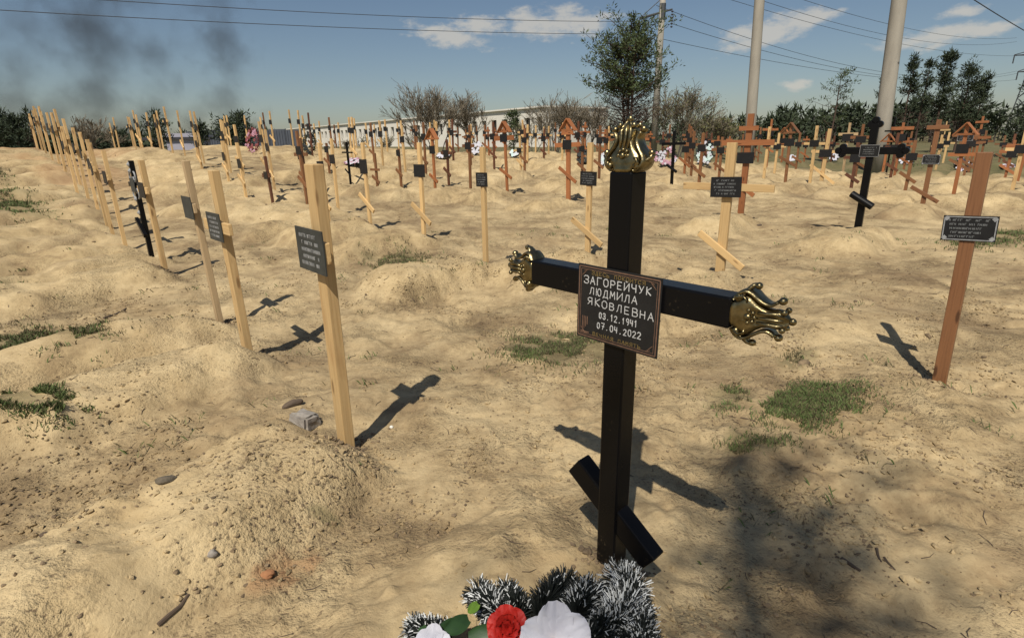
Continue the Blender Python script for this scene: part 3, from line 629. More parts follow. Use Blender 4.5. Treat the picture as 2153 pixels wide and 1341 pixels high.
STROKES = {   # hand lettering on a 4 x 6 grid
 'З': [[(0, 5), (1, 6), (3, 6), (4, 5), (4, 4), (3, 3), (1.5, 3)], [(3, 3), (4, 2), (4, 1), (3, 0), (1, 0), (0, 1)]],
 'А': [[(0, 0), (2, 6), (4, 0)], [(0.8, 2.2), (3.2, 2.2)]],
 'Г': [[(0.3, 0), (0.3, 6), (3.6, 6)]],
 'О': [[(1.2, 0), (0, 1.5), (0, 4.5), (1.2, 6), (2.8, 6), (4, 4.5), (4, 1.5), (2.8, 0), (1.2, 0)]],
 'Р': [[(0.3, 0), (0.3, 6), (2.8, 6), (3.9, 5), (3.9, 3.8), (2.8, 2.8), (0.3, 2.8)]],
 'Е': [[(3.6, 6), (0.3, 6), (0.3, 0), (3.6, 0)], [(0.3, 3), (3, 3)]],
 'И': [[(0, 6), (0, 0), (4, 6), (4, 0)]],
 'Й': [[(0, 6), (0, 0), (4, 6), (4, 0)], [(1.2, 7.4), (2, 6.9), (2.8, 7.4)]],
 'Ч': [[(0.2, 6), (0.2, 3.6), (1.2, 2.8), (3.8, 2.8)], [(3.8, 6), (3.8, 0)]],
 'У': [[(0, 6), (2.1, 2.6)], [(4, 6), (1.8, 0.8), (0.8, 0)]],
 'К': [[(0.3, 6), (0.3, 0)], [(3.8, 6), (0.3, 3), (3.8, 0)]],
 'Л': [[(0, 0), (0.8, 0.6), (1.6, 6), (3.8, 6), (3.8, 0)]],
 'Ю': [[(0, 6), (0, 0)], [(0, 3), (1.2, 3)], [(2.1, 0), (1.2, 1.5), (1.2, 4.5), (2.1, 6), (3.2, 6), (4, 4.5), (4, 1.5), (3.2, 0), (2.1, 0)]],
 'Д': [[(0, -1), (0, 0), (4.2, 0), (4.2, -1)], [(0.6, 0), (1.6, 6), (3.6, 6), (3.6, 0)]],
 'М': [[(0, 0), (0.4, 6), (2, 2.2), (3.6, 6), (4, 0)]],
 'Я': [[(3.7, 0), (3.7, 6), (1.2, 6), (0.1, 5), (0.1, 3.8), (1.2, 2.8), (3.7, 2.8)], [(2.2, 2.8), (0.1, 0)]],
 'В': [[(0.3, 0), (0.3, 6), (2.6, 6), (3.5, 5.2), (3.5, 4), (2.6, 3.2), (0.3, 3.2)], [(2.6, 3.2), (3.9, 2.3), (3.9, 1), (2.8, 0), (0.3, 0)]],
 'Н': [[(0.2, 0), (0.2, 6)], [(3.8, 0), (3.8, 6)], [(0.2, 3), (3.8, 3)]],
 'С': [[(3.9, 5), (2.8, 6), (1.2, 6), (0, 4.5), (0, 1.5), (1.2, 0), (2.8, 0), (3.9, 1)]],
 'Ь': [[(0.3, 6), (0.3, 0), (2.8, 0), (3.8, 0.9), (3.8, 2), (2.8, 3), (0.3, 3)]],
 'П': [[(0.2, 0), (0.2, 6), (3.8, 6), (3.8, 0)]],
 'Т': [[(0, 6), (4, 6)], [(2, 6), (2, 0)]],
 '0': [[(1.2, 0), (0.2, 1.5), (0.2, 4.5), (1.2, 6), (2.6, 6), (3.6, 4.5), (3.6, 1.5), (2.6, 0), (1.2, 0)]],
 '1': [[(0.8, 4.6), (2, 6), (2, 0)]],
 '2': [[(0.2, 5), (1.2, 6), (2.8, 6), (3.7, 5), (3.7, 4), (0.2, 0), (3.9, 0)]],
 '3': [[(0.2, 5), (1.2, 6), (2.8, 6), (3.6, 5), (3.6, 4), (2.6, 3.1), (1.5, 3.1)], [(2.6, 3.1), (3.8, 2), (3.8, 1), (2.8, 0), (1.2, 0), (0.2, 1)]],
 '4': [[(0.4, 6), (0.2, 2.6), (3.6, 2.6)], [(3.3, 5.6), (3.1, 0)]],
 '7': [[(0.2, 6), (3.8, 6), (1.6, 0)], [(1.2, 3), (3.4, 3)]],
 '9': [[(3.6, 3.4), (2.6, 2.6), (1.2, 2.8), (0.3, 4), (0.6, 5.4), (1.8, 6), (3, 5.6), (3.6, 4.4), (3.4, 1.6), (2.2, 0)]],
 '.': [[(1.6, 0), (1.9, 0.35)]],
}
def write(mb, text, cx, cz, hgt, wid, th, rg, tilt=0.0):
    n = len(text); adv = wid / n; sx = adv * 0.66 / 4; sz = hgt / 6
    for i, ch in enumerate(text):
        if ch == ' ': continue
        ox = cx - wid / 2 + i * adv + adv * 0.17; oz = cz - hgt / 2 + rg.uniform(-0.04, 0.04) * hgt + tilt * (ox - cx); k = rg.uniform(0.93, 1.07)
        for st in STROKES[ch]:
            pts = [(ox + p[0] * sx * k, oz + p[1] * sz * k) for p in st]
            for (a, b_) in zip(pts, pts[1:]):
                dx, dz = b_[0] - a[0], b_[1] - a[1]; l = math.hypot(dx, dz) + th * 0.8
                mb.box(((a[0] + b_[0]) / 2, rg.uniform(0, 0.0004), (a[1] + b_[1]) / 2), (l, 0.001, th * rg.uniform(0.85, 1.15)), rotm('Y', -math.atan2(dz, dx)))
mz = H1(*MAIN)
main = thing('steel_grave_cross', 'large black steel cross with gold ornate ends and white lettered plaque in the foreground', 'cross', (MAIN[0], MAIN[1], 0.0), (0, 0, CROSS_ROT))
def steel(nm, size, loc, ang=0.0, parent=main, bw=0.006):
    mb = MB(); mb.box((0, 0, 0), size); o = mb.build(nm, M['blackd'], parent, loc=loc, rot=(0, ang, 0)); bevel(o, bw); return o
steel('upright', (0.08, 0.08, 1.66), (0, 0, 0.676))
for sx in (-1, 1):
    steel('cross_arm', (0.332, 0.078, 0.088), (sx * (0.04 + 0.166), 0, 1.146))
an = math.radians(35.4)
steel('slanted_bar', (0.42, 0.066, 0.082), (0.004, 0.0, 0.312), an)
fin_s = 0.147 / 0.184
for (loc, rt) in (((0, 0, 1.505), (0, 0, 0)), ((0.371, 0, 1.146), (0, math.pi / 2, 0)), ((-0.371, 0, 1.146), (0, -math.pi / 2, 0))):
    put('gold_finial', finial_mesh(fin_s), main, loc, rt)
mb = MB(); mb.box((0, 0, 0), (0.312, 0.004, 0.25)); pl = mb.build('plaque', M['plate'], main, loc=(0.012, -0.048, 1.088), rot=(0, 0.012, 0)); pl['label'] = 'black plaque with white hand lettering'
mb = MB()
for (inset, th) in ((0.006, 0.0036), (0.0135, 0.0016)):
    w2, h2_ = 0.156 - inset, 0.124 - inset
    mb.box((0, 0, h2_), (2 * w2, 0.0008, th)); mb.box((0, 0, -h2_), (2 * w2, 0.0008, th))
    mb.box((w2, 0, 0), (th, 0.001, 2 * h2_ - th)); mb.box((-w2, 0, 0), (th, 0.001, 2 * h2_ - th))
for sx in (-1, 1):
    for sz in (-1, 1):
        mb.box((sx * .128, -0.0002, sz * .099), (.030, .0008, .0022), rotm('Y', sx * sz * 0.785)); mb.box((sx * .122, -0.0002, sz * .107), (.020, .0008, .0018), rotm('Y', sx * sz * 0.35))
for q in range(4): mb.box((-.132 + q * .0065, -0.0002, -.075 + .004 * q), (.0028, .0008, .052 - .008 * q))
mb.box((-.122, -0.0003, -.104), (.034, .0008, .004))
mb.build('printed_border', M['copper'], pl, loc=(0, -0.0026, 0))
rg = random.Random(11); mb = MB()
write(mb, 'ЗДЕСЬ ПОКОИТСЯ', 0.0, 0.1015, 0.011, 0.205, 0.0020, rg); write(mb, 'ВЕЧНАЯ ПАМЯТЬ', 0.004, -0.103, 0.011, 0.19, 0.0020, rg)
mb.build('gold_lettering', M['goldprint'], pl, loc=(0, -0.0028, 0), kind='stuff')
mb = MB()
write(mb, 'ЗАГОРЕЙЧУК', -0.004, 0.078, 0.024, 0.262, 0.0027, rg, 0.02); write(mb, 'ЛЮДМИЛА', -0.016, 0.042, 0.023, 0.19, 0.0024, rg, 0.01)
write(mb, 'ЯКОВЛЕВНА', 0.012, 0.005, 0.024, 0.258, 0.0024, rg, -0.01); write(mb, '03.12.1941', 0.008, -0.033, 0.0195, 0.150, 0.0026, rg, 0.02); write(mb, '07.04.2022', 0.012, -0.068, 0.0195, 0.172, 0.0027, rg, 0.02)
mb.build('white_lettering', M['chalk'], pl, loc=(0, -0.0030, 0), kind='stuff')

# other dark crosses
def dark_cross(name, label, p, h, arm, wx, trefoil, mat_='black', plq=True, foot=True, rim='silver'):
    t = thing(name, label, 'cross', (p[0], p[1], H1(p[0], p[1])), (LEAN.gauss(0, .01), LEAN.gauss(0, .01), CROSS_ROT + LEAN.uniform(-.05, .05)))
    m_ = M[mat_]
    def bx(nm, size, loc, a=0):
        mb = MB(); mb.box((0, 0, 0), size); o = mb.build(nm, m_, t, loc=loc, rot=(0, a, 0)); bevel(o, 0.006); return o
    bx('upright', (wx, 0.06, h + 0.15), (0, 0, (h - 0.15) / 2)); zb = h * 0.77
    bx('crossbar', (2 * arm, 0.05, wx * 1.02), (0, -0.006, zb))
    if foot:
        mb = MB(); mb.tube([(-.19, 0, 0), (.19, 0, 0)], wx * 0.52, 14); o = mb.build('slanted_bar', m_, t, loc=(0, -0.045, h * 0.33), rot=(0, math.radians(30), 0)); bevel(o, 0.012)
    if trefoil:
        for (x, z, dx, dz) in ((-arm, zb, -1, 0), (arm, zb, 1, 0), (0, h, 0, 1)):
            mb = MB()
            for (u, v) in ((0.055, 0), (-0.005, 0.055), (-0.005, -0.055)):
                cx, cz = x + dx * u + dz * v, z + dz * u + dx * v
                mb.tube([(cx, -0.028, cz), (cx, 0.028, cz)], 0.052, 14)
            mb.build('trefoil_end', m_, t)
    if plq:
        mb = MB(); mb.box((0, 0, 0), (0.27, 0.006, 0.18)); po = mb.build('plaque', M['plate'], t, loc=(-0.01, -0.045, zb))
        mb = MB()
        mb.box((0, 0, .085), (.262, .002, .006)); mb.box((0, 0, -.085), (.262, .002, .004)); mb.box((.131, 0, 0), (.005, .0024, .166)); mb.box((-.131, 0, 0), (.005, .0024, .166))
        mb.build('rim', M[rim], po, loc=(0, -0.004, 0)); put('lettering', lettering(.25, .16, 4, 5).mesh('lettering', M['dimletter']), po, (0, -0.0042, 0), kind='stuff')
    return t
hb = far(1836, 248, math.hypot(BB[0], BB[1]))[2] - H1(BB[0], BB[1])
dark_cross('black_grave_cross', 'tall black cross with clover-shaped ends and silver-rimmed plaque below the right pole', BB, hb - 0.09, 0.40, 0.105, True)
hs = far(1413, 275, math.hypot(SB[0], SB[1]))[2] - H1(SB[0], SB[1])
dark_cross('black_grave_cross', 'slim black cross with wreath behind it right of the gold finial', SB, hs, 0.36, 0.07, False, plq=False)
q = on_ground(1862, 372)
dark_cross('black_grave_cross', 'thin black metal cross overlapping the foot of the right concrete pole', q, far(1866, 247, math.hypot(q[0], q[1]))[2] - H1(q[0], q[1]), 0.26, 0.05, False, plq=False, foot=False)
q = on_ground(738, 392)
dark_cross('black_grave_cross', 'thin dark metal cross with a white-edged wreath on it', q, 1.25, 0.3, 0.04, False, plq=False)
# black ornate cross of the left row with silver-white scrollwork
ob = thing('ornate_grave_cross', 'black cross with pale silver scrollwork in the left row', 'cross', (BLK[0], BLK[1], H1(BLK[0], BLK[1])), (0.0, 0.0, CROSS_ROT))
ho = far(268, 338, math.hypot(BLK[0], BLK[1]))[2] - H1(BLK[0], BLK[1])
mb = MB(); mb.box((0, 0, 0), (0.06, 0.06, ho + .1)); bevel(mb.build('upright', M['black'], ob, loc=(0, 0, (ho - .1) / 2)), 0.004)
mb = MB(); mb.box((0, 0, 0), (0.72, 0.045, 0.06)); bevel(mb.build('crossbar', M['black'], ob, loc=(0, 0, ho * .76)), 0.004)
mb = MB(); mb.box((0, 0, 0), (0.40, 0.045, 0.055)); bevel(mb.build('slanted_bar', M['black'], ob, loc=(0, -.05, ho * .33), rot=(0, .55, 0)), 0.004)
for (cx, cz) in ((.11, .11), (-.11, .11), (.11, -.11), (-.11, -.11)):
    mb = MB(); mb.tube([(cx * (1 - .6 * math.cos(a)), -.02, ho * .76 + cz * (1 - .6 * math.sin(a))) for a in np.linspace(0, 4.7, 14)], .011, 6); mb.build('scroll', M['silver'], ob, smooth=True)
for z in (ho - .05, ho * .9, ho * .62, ho * .48):
    mb = MB(); mb.ball((0, -.035, z), (.035, .014, .035)); mb.ball((0, -.048, z), (.014, .012, .014)); mb.build('rosette', M['silver'], ob, smooth=True)
mb = MB(); mb.box((0, 0, 0), (.24, .006, .18)); mb.build('plaque', M['plate_g'], ob, loc=(0, -.04, ho * .76))

# ------------------------------------------------------------------ foreground wreath
def brush(mb, pts, R, count, rg, tipw=0.55):
    """bottle-brush garland: dark needles with frosted tips round a spine"""
    pts = [np.array(p, float) for p in pts]
    seg = [np.linalg.norm(b_ - a) for a, b_ in zip(pts, pts[1:])]; cum = np.cumsum([0] + seg)
    for _ in range(count):
        d = rg.random() * cum[-1]; i = min(int(np.searchsorted(cum, d) - 1), len(seg) - 1); i = max(i, 0)
        p = pts[i] + (pts[i + 1] - pts[i]) * ((d - cum[i]) / seg[i]); t = (pts[i + 1] - pts[i]) / seg[i]
        v = np.array([rg.gauss(0, 1) for _ in range(3)]); v -= t * (v @ t); v /= np.linalg.norm(v) + 1e-6
        v = v + t * rg.uniform(0.0, 0.8); v /= np.linalg.norm(v); l = R * rg.uniform(0.75, 1.15)
        w = X3(v, [rg.gauss(0, 1) for _ in range(3)]); w /= np.linalg.norm(w) + 1e-6; w *= 0.0013
        k = rg.uniform(0.68, 0.86) if rg.random() < tipw * .6 else 0.97
        a = p + v * l * 0.1; m_ = p + v * l * k; e = p + v * l + np.array([rg.gauss(0, 1) for _ in range(3)]) * l * 0.06
        mb.add([a - w, a + w, m_ + w, m_ - w], [(0, 1, 2, 3)], 0)
        if k < 0.9: mb.add([m_ - w * 1.5, m_ + w * 1.5, e + w * 0.9, e - w * 0.9], [(0, 1, 2, 3)], 1)
rg = random.Random(5)
WZ = H1(0.1, 1.5)
wre = thing('funeral_wreath', 'funeral wreath of frosted black fir with red and white silk flowers at the black cross', 'wreath', (0.08, 1.45, WZ))
def wp(px, py, z): p = flat(px, py, WZ + z); return np.array([p[0] - 0.08, p[1] - 1.45, z])
branches = [([(1290, 1330), (1310, 1285), (1325, 1240), (1300, 1215)], 0.075, 2600, 0.75), ([(1255, 1330), (1290, 1300), (1335, 1292), (1352, 1300)], 0.06, 1800, 0.75),
            ([(1350, 1370), (1348, 1330), (1335, 1290)], 0.06, 1500, 0.5), ([(1130, 1300), (1150, 1262), (1190, 1228)], 0.065, 1900, 0.08), ([(1210, 1300), (1225, 1265), (1235, 1250)], 0.07, 1600, 0.5),
            ([(1060, 1310), (1035, 1275), (1005, 1245)], 0.058, 1700, 0.6), ([(1090, 1300), (1085, 1270), (1060, 1248)], 0.055, 1500, 0.25), ([(950, 1345), (905, 1330), (872, 1322)], 0.052, 1400, 0.7),
            ([(1000, 1360), (1100, 1350), (1250, 1350), (1340, 1380)], 0.07, 2600, 0.3), ([(880, 1400), (860, 1470), (960, 1560), (1150, 1600), (1330, 1560), (1380, 1450), (1350, 1360)], 0.075, 5000, 0.6)]
for (pp, R, cnt, tw) in branches:
    mb = MB(); sp = [wp(x, y, 0.075 + 0.015 * math.sin(i * 1.7)) for i, (x, y) in enumerate(pp)]
    brush(mb, sp, R, cnt, rg, tw); mb.tube(sp, 0.004, 5, 0)
    mb.build('fir_branch', [M['firneedle'], M['firtip']], wre, kind='stuff')
def petal(mb, c, axis_out, up, length, width, curl, mi, rg, nU=7, nV=9, crumple=0.006, crease=0.0):
    o = np.array(axis_out, float); o /= np.linalg.norm(o); u_ = np.array(up, float); u_ = u_ - o * (u_ @ o); u_ /= np.linalg.norm(u_); s_ = X3(o, u_)
    vs = []
    for i in range(nU):
        t = i / (nU - 1); wd = width * math.sin(math.pi * (0.12 + 0.70 * t)) ** 0.7
        for j in range(nV):
            q = (j / (nV - 1) - 0.5) * 2
            vs.append(np.array(c) + o * length * t * (1 - 0.10 * q * q) + s_ * wd * 0.5 * q + u_ * (curl * length * (t - 0.5 * t * t) + 0.12 * width * q * q + crease * width * t * math.cos(q * 9.4 + 1.3) + rg.uniform(-1, 1) * crumple))
    mb.add(vs, [(i * nV + j, i * nV + j + 1, (i + 1) * nV + j + 1, (i + 1) * nV + j) for i in range(nU - 1) for j in range(nV - 1)], mi)
def flower(nm, c, face, npet, length, width, curl, m_, layers=1, crumple=0.004, crease=0.0):
    mb = MB(); face = np.array(face, float) / np.linalg.norm(face); a0 = X3(face, [0.3, 0.1, 1]); a0 /= np.linalg.norm(a0); b0 = X3(face, a0)
    for L in range(layers):
        for i in range(npet):
            an = 2 * math.pi * (i + 0.5 * L) / npet + rg.uniform(-.12, .12); o = a0 * math.cos(an) + b0 * math.sin(an)
            o = o + face * (0.15 + 0.55 * L); petal(mb, c, o, face, length * (1 - 0.2 * L), width, curl, 0, rg, crumple=crumple, crease=crease)
    return mb.build(nm, m_, wre, smooth=True)
vc = np.array([-0.05, -0.75, 0.75])
f1 = flower('white_flower', wp(1165, 1345, 0.15), vc + np.array([.15, -.1, 0]), 5, 0.108, 0.105, 0.42, M['whitesilk'], 1, 0.002, 0.10)
mb = MB()
for i in range(5): mb.tube([wp(1165, 1345, 0.15), wp(1168 + rg.uniform(-10, 10), 1345 + rg.uniform(-8, 8), 0.19)], 0.003, 5)
mb.build('stamens', M['stamen'], f1)
flower('white_flower', wp(912, 1352, 0.125), vc, 5, 0.055, 0.055, 0.4, M['whitesilk'], 1, 0.002, 0.05)
flower('red_flower', wp(1068, 1318, 0.155), vc, 6, 0.064, 0.07, 0.5, M['redsilk'], 3, 0.003, 0.06)
for (px, py, dx, dy, l, w, m_) in ((985, 1300, -50, 30, .085, .05, 'leafsilk'), (1005, 1268, -20, 20, .05, .03, 'limesilk'), (985, 1340, 40, -6, .10, .06, 'leafsilk'), (1035, 1335, 10, -25, .05, .025, 'limesilk'), (960, 1305, -40, 28, .07, .04, 'leafsilk'), (895, 1340, -4, -14, .04, .03, 'leafsilk')):
    mb = MB(); a = wp(px, py, .14); e = wp(px + dx, py + dy, .14); petal(mb, a, e - a, vc, l, w, 0.3, 0, rg, crumple=.002); mb.build('leaf', M[m_], wre, smooth=True)

# ------------------------------------------------------------------ wreaths among the far graves
def wreath(label, px, py, size, tall, tilt, green, flowers, dens=1.0, lie=False, rotz=None):
    p = on_ground(px, py); z = H1(p[0], p[1])
    t = thing('funeral_wreath', label, 'wreath', (p[0], p[1], z + (0.06 if lie else 0.02)), (math.radians(-tilt), 0, CROSS_ROT * 0.55 if rotz is None else rotz))
    mb = MB(); fl = [MB() for _ in flowers]; rg2 = random.Random(int(px)); nr = int(420 * dens)
    for i in range(nr):
        a = rg2.random() * 2 * math.pi; rr = rg2.uniform(0.55, 1.0)
        c = np.array([size * rr * math.cos(a), rg2.uniform(-.04, .04), size * tall * (1 + rr * math.sin(a))])
        v = np.array([rg2.gauss(0, 1), rg2.gauss(0, .7) - .3, rg2.gauss(0, 1)]); v /= np.linalg.norm(v); w = X3(v, [rg2.gauss(0, 1) for _ in range(3)]); w /= np.linalg.norm(w)
        mb.add([c - w * .012, c + w * .012, c + v * .10 * (size / .35) ** .5], [(0, 1, 2)])
    for i in range(int(46 * dens)):
        a = rg2.random() * 2 * math.pi; rr = rg2.uniform(0.35, 0.95); k = rg2.randrange(len(flowers))
        c = np.array([size * rr * math.cos(a), -.07, size * tall * (1 + rr * math.sin(a))]); s_ = rg2.uniform(.035, .06)
        for q in range(5):
            an = q * 1.2566; fl[k].ball(c + np.array([math.cos(an), 0, math.sin(an)]) * s_ * .6, (s_ * .55, s_ * .3, s_ * .55), 6, 4)
    mb.build('fir_ring', M[green], t, kind='stuff')
    for k, b_ in zip(flowers, fl):
        if b_.v: b_.build('flower_cluster', M[k], t, smooth=True, kind='stuff')
    mb = MB(); mb.tube([(size * .75 * math.cos(a), .03, size * tall * (1 + .75 * math.sin(a))) for a in np.linspace(0, 2 * math.pi, 17)], .02, 6); mb.build('ring_frame', M['firneedle'], t)
wreath('tall teal wreath with white flowers standing left of the wide pale cross', 1478, 356, 0.36, 1.35, 12, 'tealdark', ['teal', 'whitesilk'], 1.6)
wreath('black and white wreath standing behind the slim black cross', 1402, 358, 0.36, 1.2, 14, 'firneedle', ['whitesilk', 'mauve'])
wreath('teal and white wreath just left of the gold finial', 1274, 360, 0.26, 1.0, 25, 'tealdark', ['teal', 'whitesilk'])
wreath('dark wreath leaning behind the pale cross with slanted bar', 1225, 358, 0.26, 1.0, 35, 'firneedle', ['firneedle'])
wreath('round dark wreath with mauve flowers right of the gold finial', 1374, 352, 0.24, 1.0, 18, 'firneedle', ['mauve', 'whitesilk'])
wreath('white-edged wreath lying on the thin dark metal cross', 740, 366, 0.34, 0.5, 60, 'firneedle', ['whitesilk', 'mauve'])
wreath('black and white wreath lying right of the orange gabled cross', 930, 348, 0.34, 0.55, 60, 'firneedle', ['whitesilk'])
wreath('maroon wreath leaning on a pale cross at the edge of the left rows', 533, 325, 0.36, 1.3, 10, 'maroon', ['maroon', 'mauve'])
wreath('dark wreath on a pale cross above the top of the tall near post', 652, 333, 0.34, 1.3, 10, 'needle_d', ['firneedle'])
wreath('dark wreath leaning left of the brown cross by the right post', 1905, 352, 0.3, 1.0, 50, 'firneedle', ['whitesilk'])
wreath('dark flat wreath lying right of the nearest right post', 2120, 362, 0.28, 0.7, 62, 'firneedle', ['whitesilk', 'maroon'])
wreath('black and white wreath beside the wide pale cross near the tall black cross', 1752, 340, 0.24, 1.0, 25, 'firneedle', ['whitesilk'])
wreath('small wreath at the foot of the brown roofed cross', 1664, 342, 0.2, 1.0, 35, 'firneedle', ['whitesilk'])
wreath('white wreath behind the brown cross left of the plain pale post', 1000, 338, 0.26, 1.1, 25, 'firneedle', ['whitesilk'])
wreath('dark wreath in front of the thin pale cross with plain arms', 1080, 345, 0.24, 0.8, 45, 'firneedle', ['teal', 'whitesilk'])
wreath('wreath leaning behind the nearest right post', 2022, 372, 0.28, 1.1, 40, 'firneedle', ['mauve', 'whitesilk'])

# ------------------------------------------------------------------ trees and bushes
def grow(mb, p, d, length, rad, depth, rg, spread, nchild, tips, seg=3, droop=0.0, sides=4, minr=0.004, up=0.12):
    pts = [np.array(p, float)]; rs = [rad]; d = np.array(d, float); d /= np.linalg.norm(d)
    for i in range(seg):
        d = d + np.array([rg.gauss(0, .13), rg.gauss(0, .13), rg.gauss(0, .08) + up - droop]); d /= np.linalg.norm(d)
        pts.append(pts[-1] + d * length / seg); rs.append(max(minr, rad * (1 - 0.55 * (i + 1) / seg)))
    mb.tube(pts, rs, sides if depth > 0 else 3, cap=False)
    if depth == 0: tips.append((pts[-1], d)); return
    for k in range(nchild):
        f = rg.uniform(0.3, 1.0) if k else 1.0; i = min(int(f * seg), seg - 1); q = pts[i] + (pts[i + 1] - pts[i]) * (f * seg - i)
        v = d + np.array([rg.gauss(0, spread), rg.gauss(0, spread), rg.gauss(0, spread * .6)])
        grow(mb, q, v, length * rg.uniform(.5, .8), max(minr, rad * rg.uniform(.4, .62)), depth - 1, rg, spread, nchild, tips, max(2, seg - 1), droop, sides, minr, up)
def bare_tree(label, px, dist, top_py, width, stems, seed, depth=4, nch=4, buds=0, cat='tree', name='bare_tree', group=None):
    rg = random.Random(seed); p = far(px, 290, dist); z = H1(p[0], p[1]); h = far(px, top_py, dist)[2] - z
    t = thing(name, label, cat, (p[0], p[1], z), group=group)
    tm, cm, tips = MB(), MB(), []; minr = 0.0029 * dist / 10
    for s in range(stems):
        a = rg.uniform(0, 6.28); o = np.array([math.cos(a), math.sin(a), 0]) * rg.uniform(0, .25) * width * .3
        lean = np.array([math.cos(a) * width / h * .55 * rg.uniform(.3, 1), math.sin(a) * width / h * .5 * rg.uniform(.3, 1), 1.0])
        hh_ = h * rg.uniform(.34, .46); r0 = h * .018 / max(1, stems ** .4)
        pts = [o + np.array([0, 0, -.1]), o + lean * hh_ * .5, o + lean * hh_ + np.array([rg.gauss(0, .1), rg.gauss(0, .1), 0])]
        tm.tube(pts, [r0, r0 * .85, r0 * .7], 7)
        for c in range(4): grow(cm, pts[1] + (pts[2] - pts[1]) * rg.uniform(.2, 1), lean + np.array([rg.gauss(0, .45), rg.gauss(0, .45), 0]), h * .33, r0 * .55, depth - 1, rg, .38, nch, tips, 3, 0, 4, minr)
        grow(cm, pts[2], lean, h * .34, r0 * .7, depth - 1, rg, .36, nch, tips, 3, 0, 4, minr)
    zmax = max(v[2] for v in cm.v); k = h / zmax
    for b_ in (tm, cm): b_.v = [(v[0], v[1], v[2] * k) for v in b_.v]
    tm.build('trunk', M['bark'], t); cm.build('crown', M['twig'], t)
    if buds:
        lm = MB()
        for (q, d) in tips:
            if rg.random() > buds: continue
            for _ in range(3):
                c = q * np.array([1, 1, k]) + np.array([rg.gauss(0, .12), rg.gauss(0, .12), rg.gauss(0, .12)]); v = np.array([rg.gauss(0, 1) for _ in range(3)]); w = np.array([rg.gauss(0, 1) for _ in range(3)])
                lm.add([c, c + v * .05 * dist / 40, c + w * .05 * dist / 40], [(0, 1, 2)])
        lm.build('buds', M['budleaf'], t, kind='stuff')
def clump(mb, c, R, n, rg, size, flatz=0.7):
    for _ in range(n):
        v = np.array([rg.gauss(0, 1), rg.gauss(0, 1), rg.gauss(0, 1) * flatz]); v /= np.linalg.norm(v) + 1e-6
        q = c + v * R * rg.uniform(.2, 1.0); w = X3(v, [rg.gauss(0, 1) for _ in range(3)]); w /= np.linalg.norm(w) + 1e-6
        u2 = v + np.array([0, 0, .4]); mb.add([q - w * size * .22, q + w * size * .22, q + u2 * size * rg.uniform(.7, 1.2)], [(0, 1, 2)])
def pine(label, px, dist, top_py, crown_lo, width, seed, stems=1, fmin=.12, ncl=5, jit=.12, dens=1.0, dark=False, lower_bare=True, name='pine_tree', pos=None, hgt=None, taper=1.0, size=None, group=None):
    rg = random.Random(seed)
    if pos is None: p = far(px, 290, dist); z = H1(p[0], p[1]); h = far(px, top_py, dist)[2] - z
    else: p = pos; z = H1(p[0], p[1]); h = hgt
    t = thing(name, label, 'tree', (p[0], p[1], z), group=group)
    tm, fm = MB(), MB(); size = size or max(.10, dist * .0042)
    for s in range(stems):
        o = np.array([rg.gauss(0, .3), rg.gauss(0, .3), 0]) * (stems > 1) * width * .35; hs_ = h * (1 if s == 0 else rg.uniform(.8, .97))
        pts = [o * .5 + np.array([0, 0, -.1])]
        for i in range(1, 7): pts.append(o * (.5 + .09 * i) + np.array([rg.gauss(0, .03) * h * .12, rg.gauss(0, .03) * h * .12, hs_ * i / 6]))
        r0 = .012 * h + .02; tm.tube(pts, [r0 * (1 - .85 * i / 6) for i in range(7)], 7)
        nb = int(34 * dens)
        for k in range(nb):
            f = rg.uniform(fmin, .97); i = min(int(f * 6), 5); q = pts[i] + (pts[i + 1] - pts[i]) * (f * 6 - i)
            a = rg.uniform(0, 6.28); prof = width * .5 * (math.sin(math.pi * min(1, max(.05, (f - crown_lo * .55) / (1.02 - crown_lo * .55)))) ** .6) * (1 - .45 * taper * f) * rg.uniform(.35, 1.2)
            bare = f < crown_lo
            if bare: prof = width * .5 * rg.uniform(.3, .8)
            e = q + np.array([math.cos(a) * prof, math.sin(a) * prof, prof * rg.uniform(.15, .75)])
            m_ = (q + e) / 2 + np.array([0, 0, -.04 * h * .3]); tm.tube([q, m_, e], [r0 * .22, r0 * .16, r0 * .08], 4, cap=False)
            if bare:
                for _ in range(5):
                    b0 = q + (e - q) * rg.uniform(.3, 1); tm.tube([b0, b0 + np.array([rg.gauss(0, .1), rg.gauss(0, .1), rg.gauss(.02, .07)]) * h * .5], [r0 * .09, r0 * .05], 3, cap=False)
                continue
            for _ in range(ncl):
                c = q + (e - q) * rg.uniform(.45, 1.1) + np.array([rg.gauss(0, jit), rg.gauss(0, jit), rg.gauss(0, jit)]) * width * .3
                clump(fm, c, size * 1.5, 9, rg, size)
        clump(fm, pts[-1], size * 1.6, 16, rg, size, 1.4)
    tm.build('trunk', M['pinebark'], t); fm.build('crown', M['needle_d' if dark else 'needle'], t)

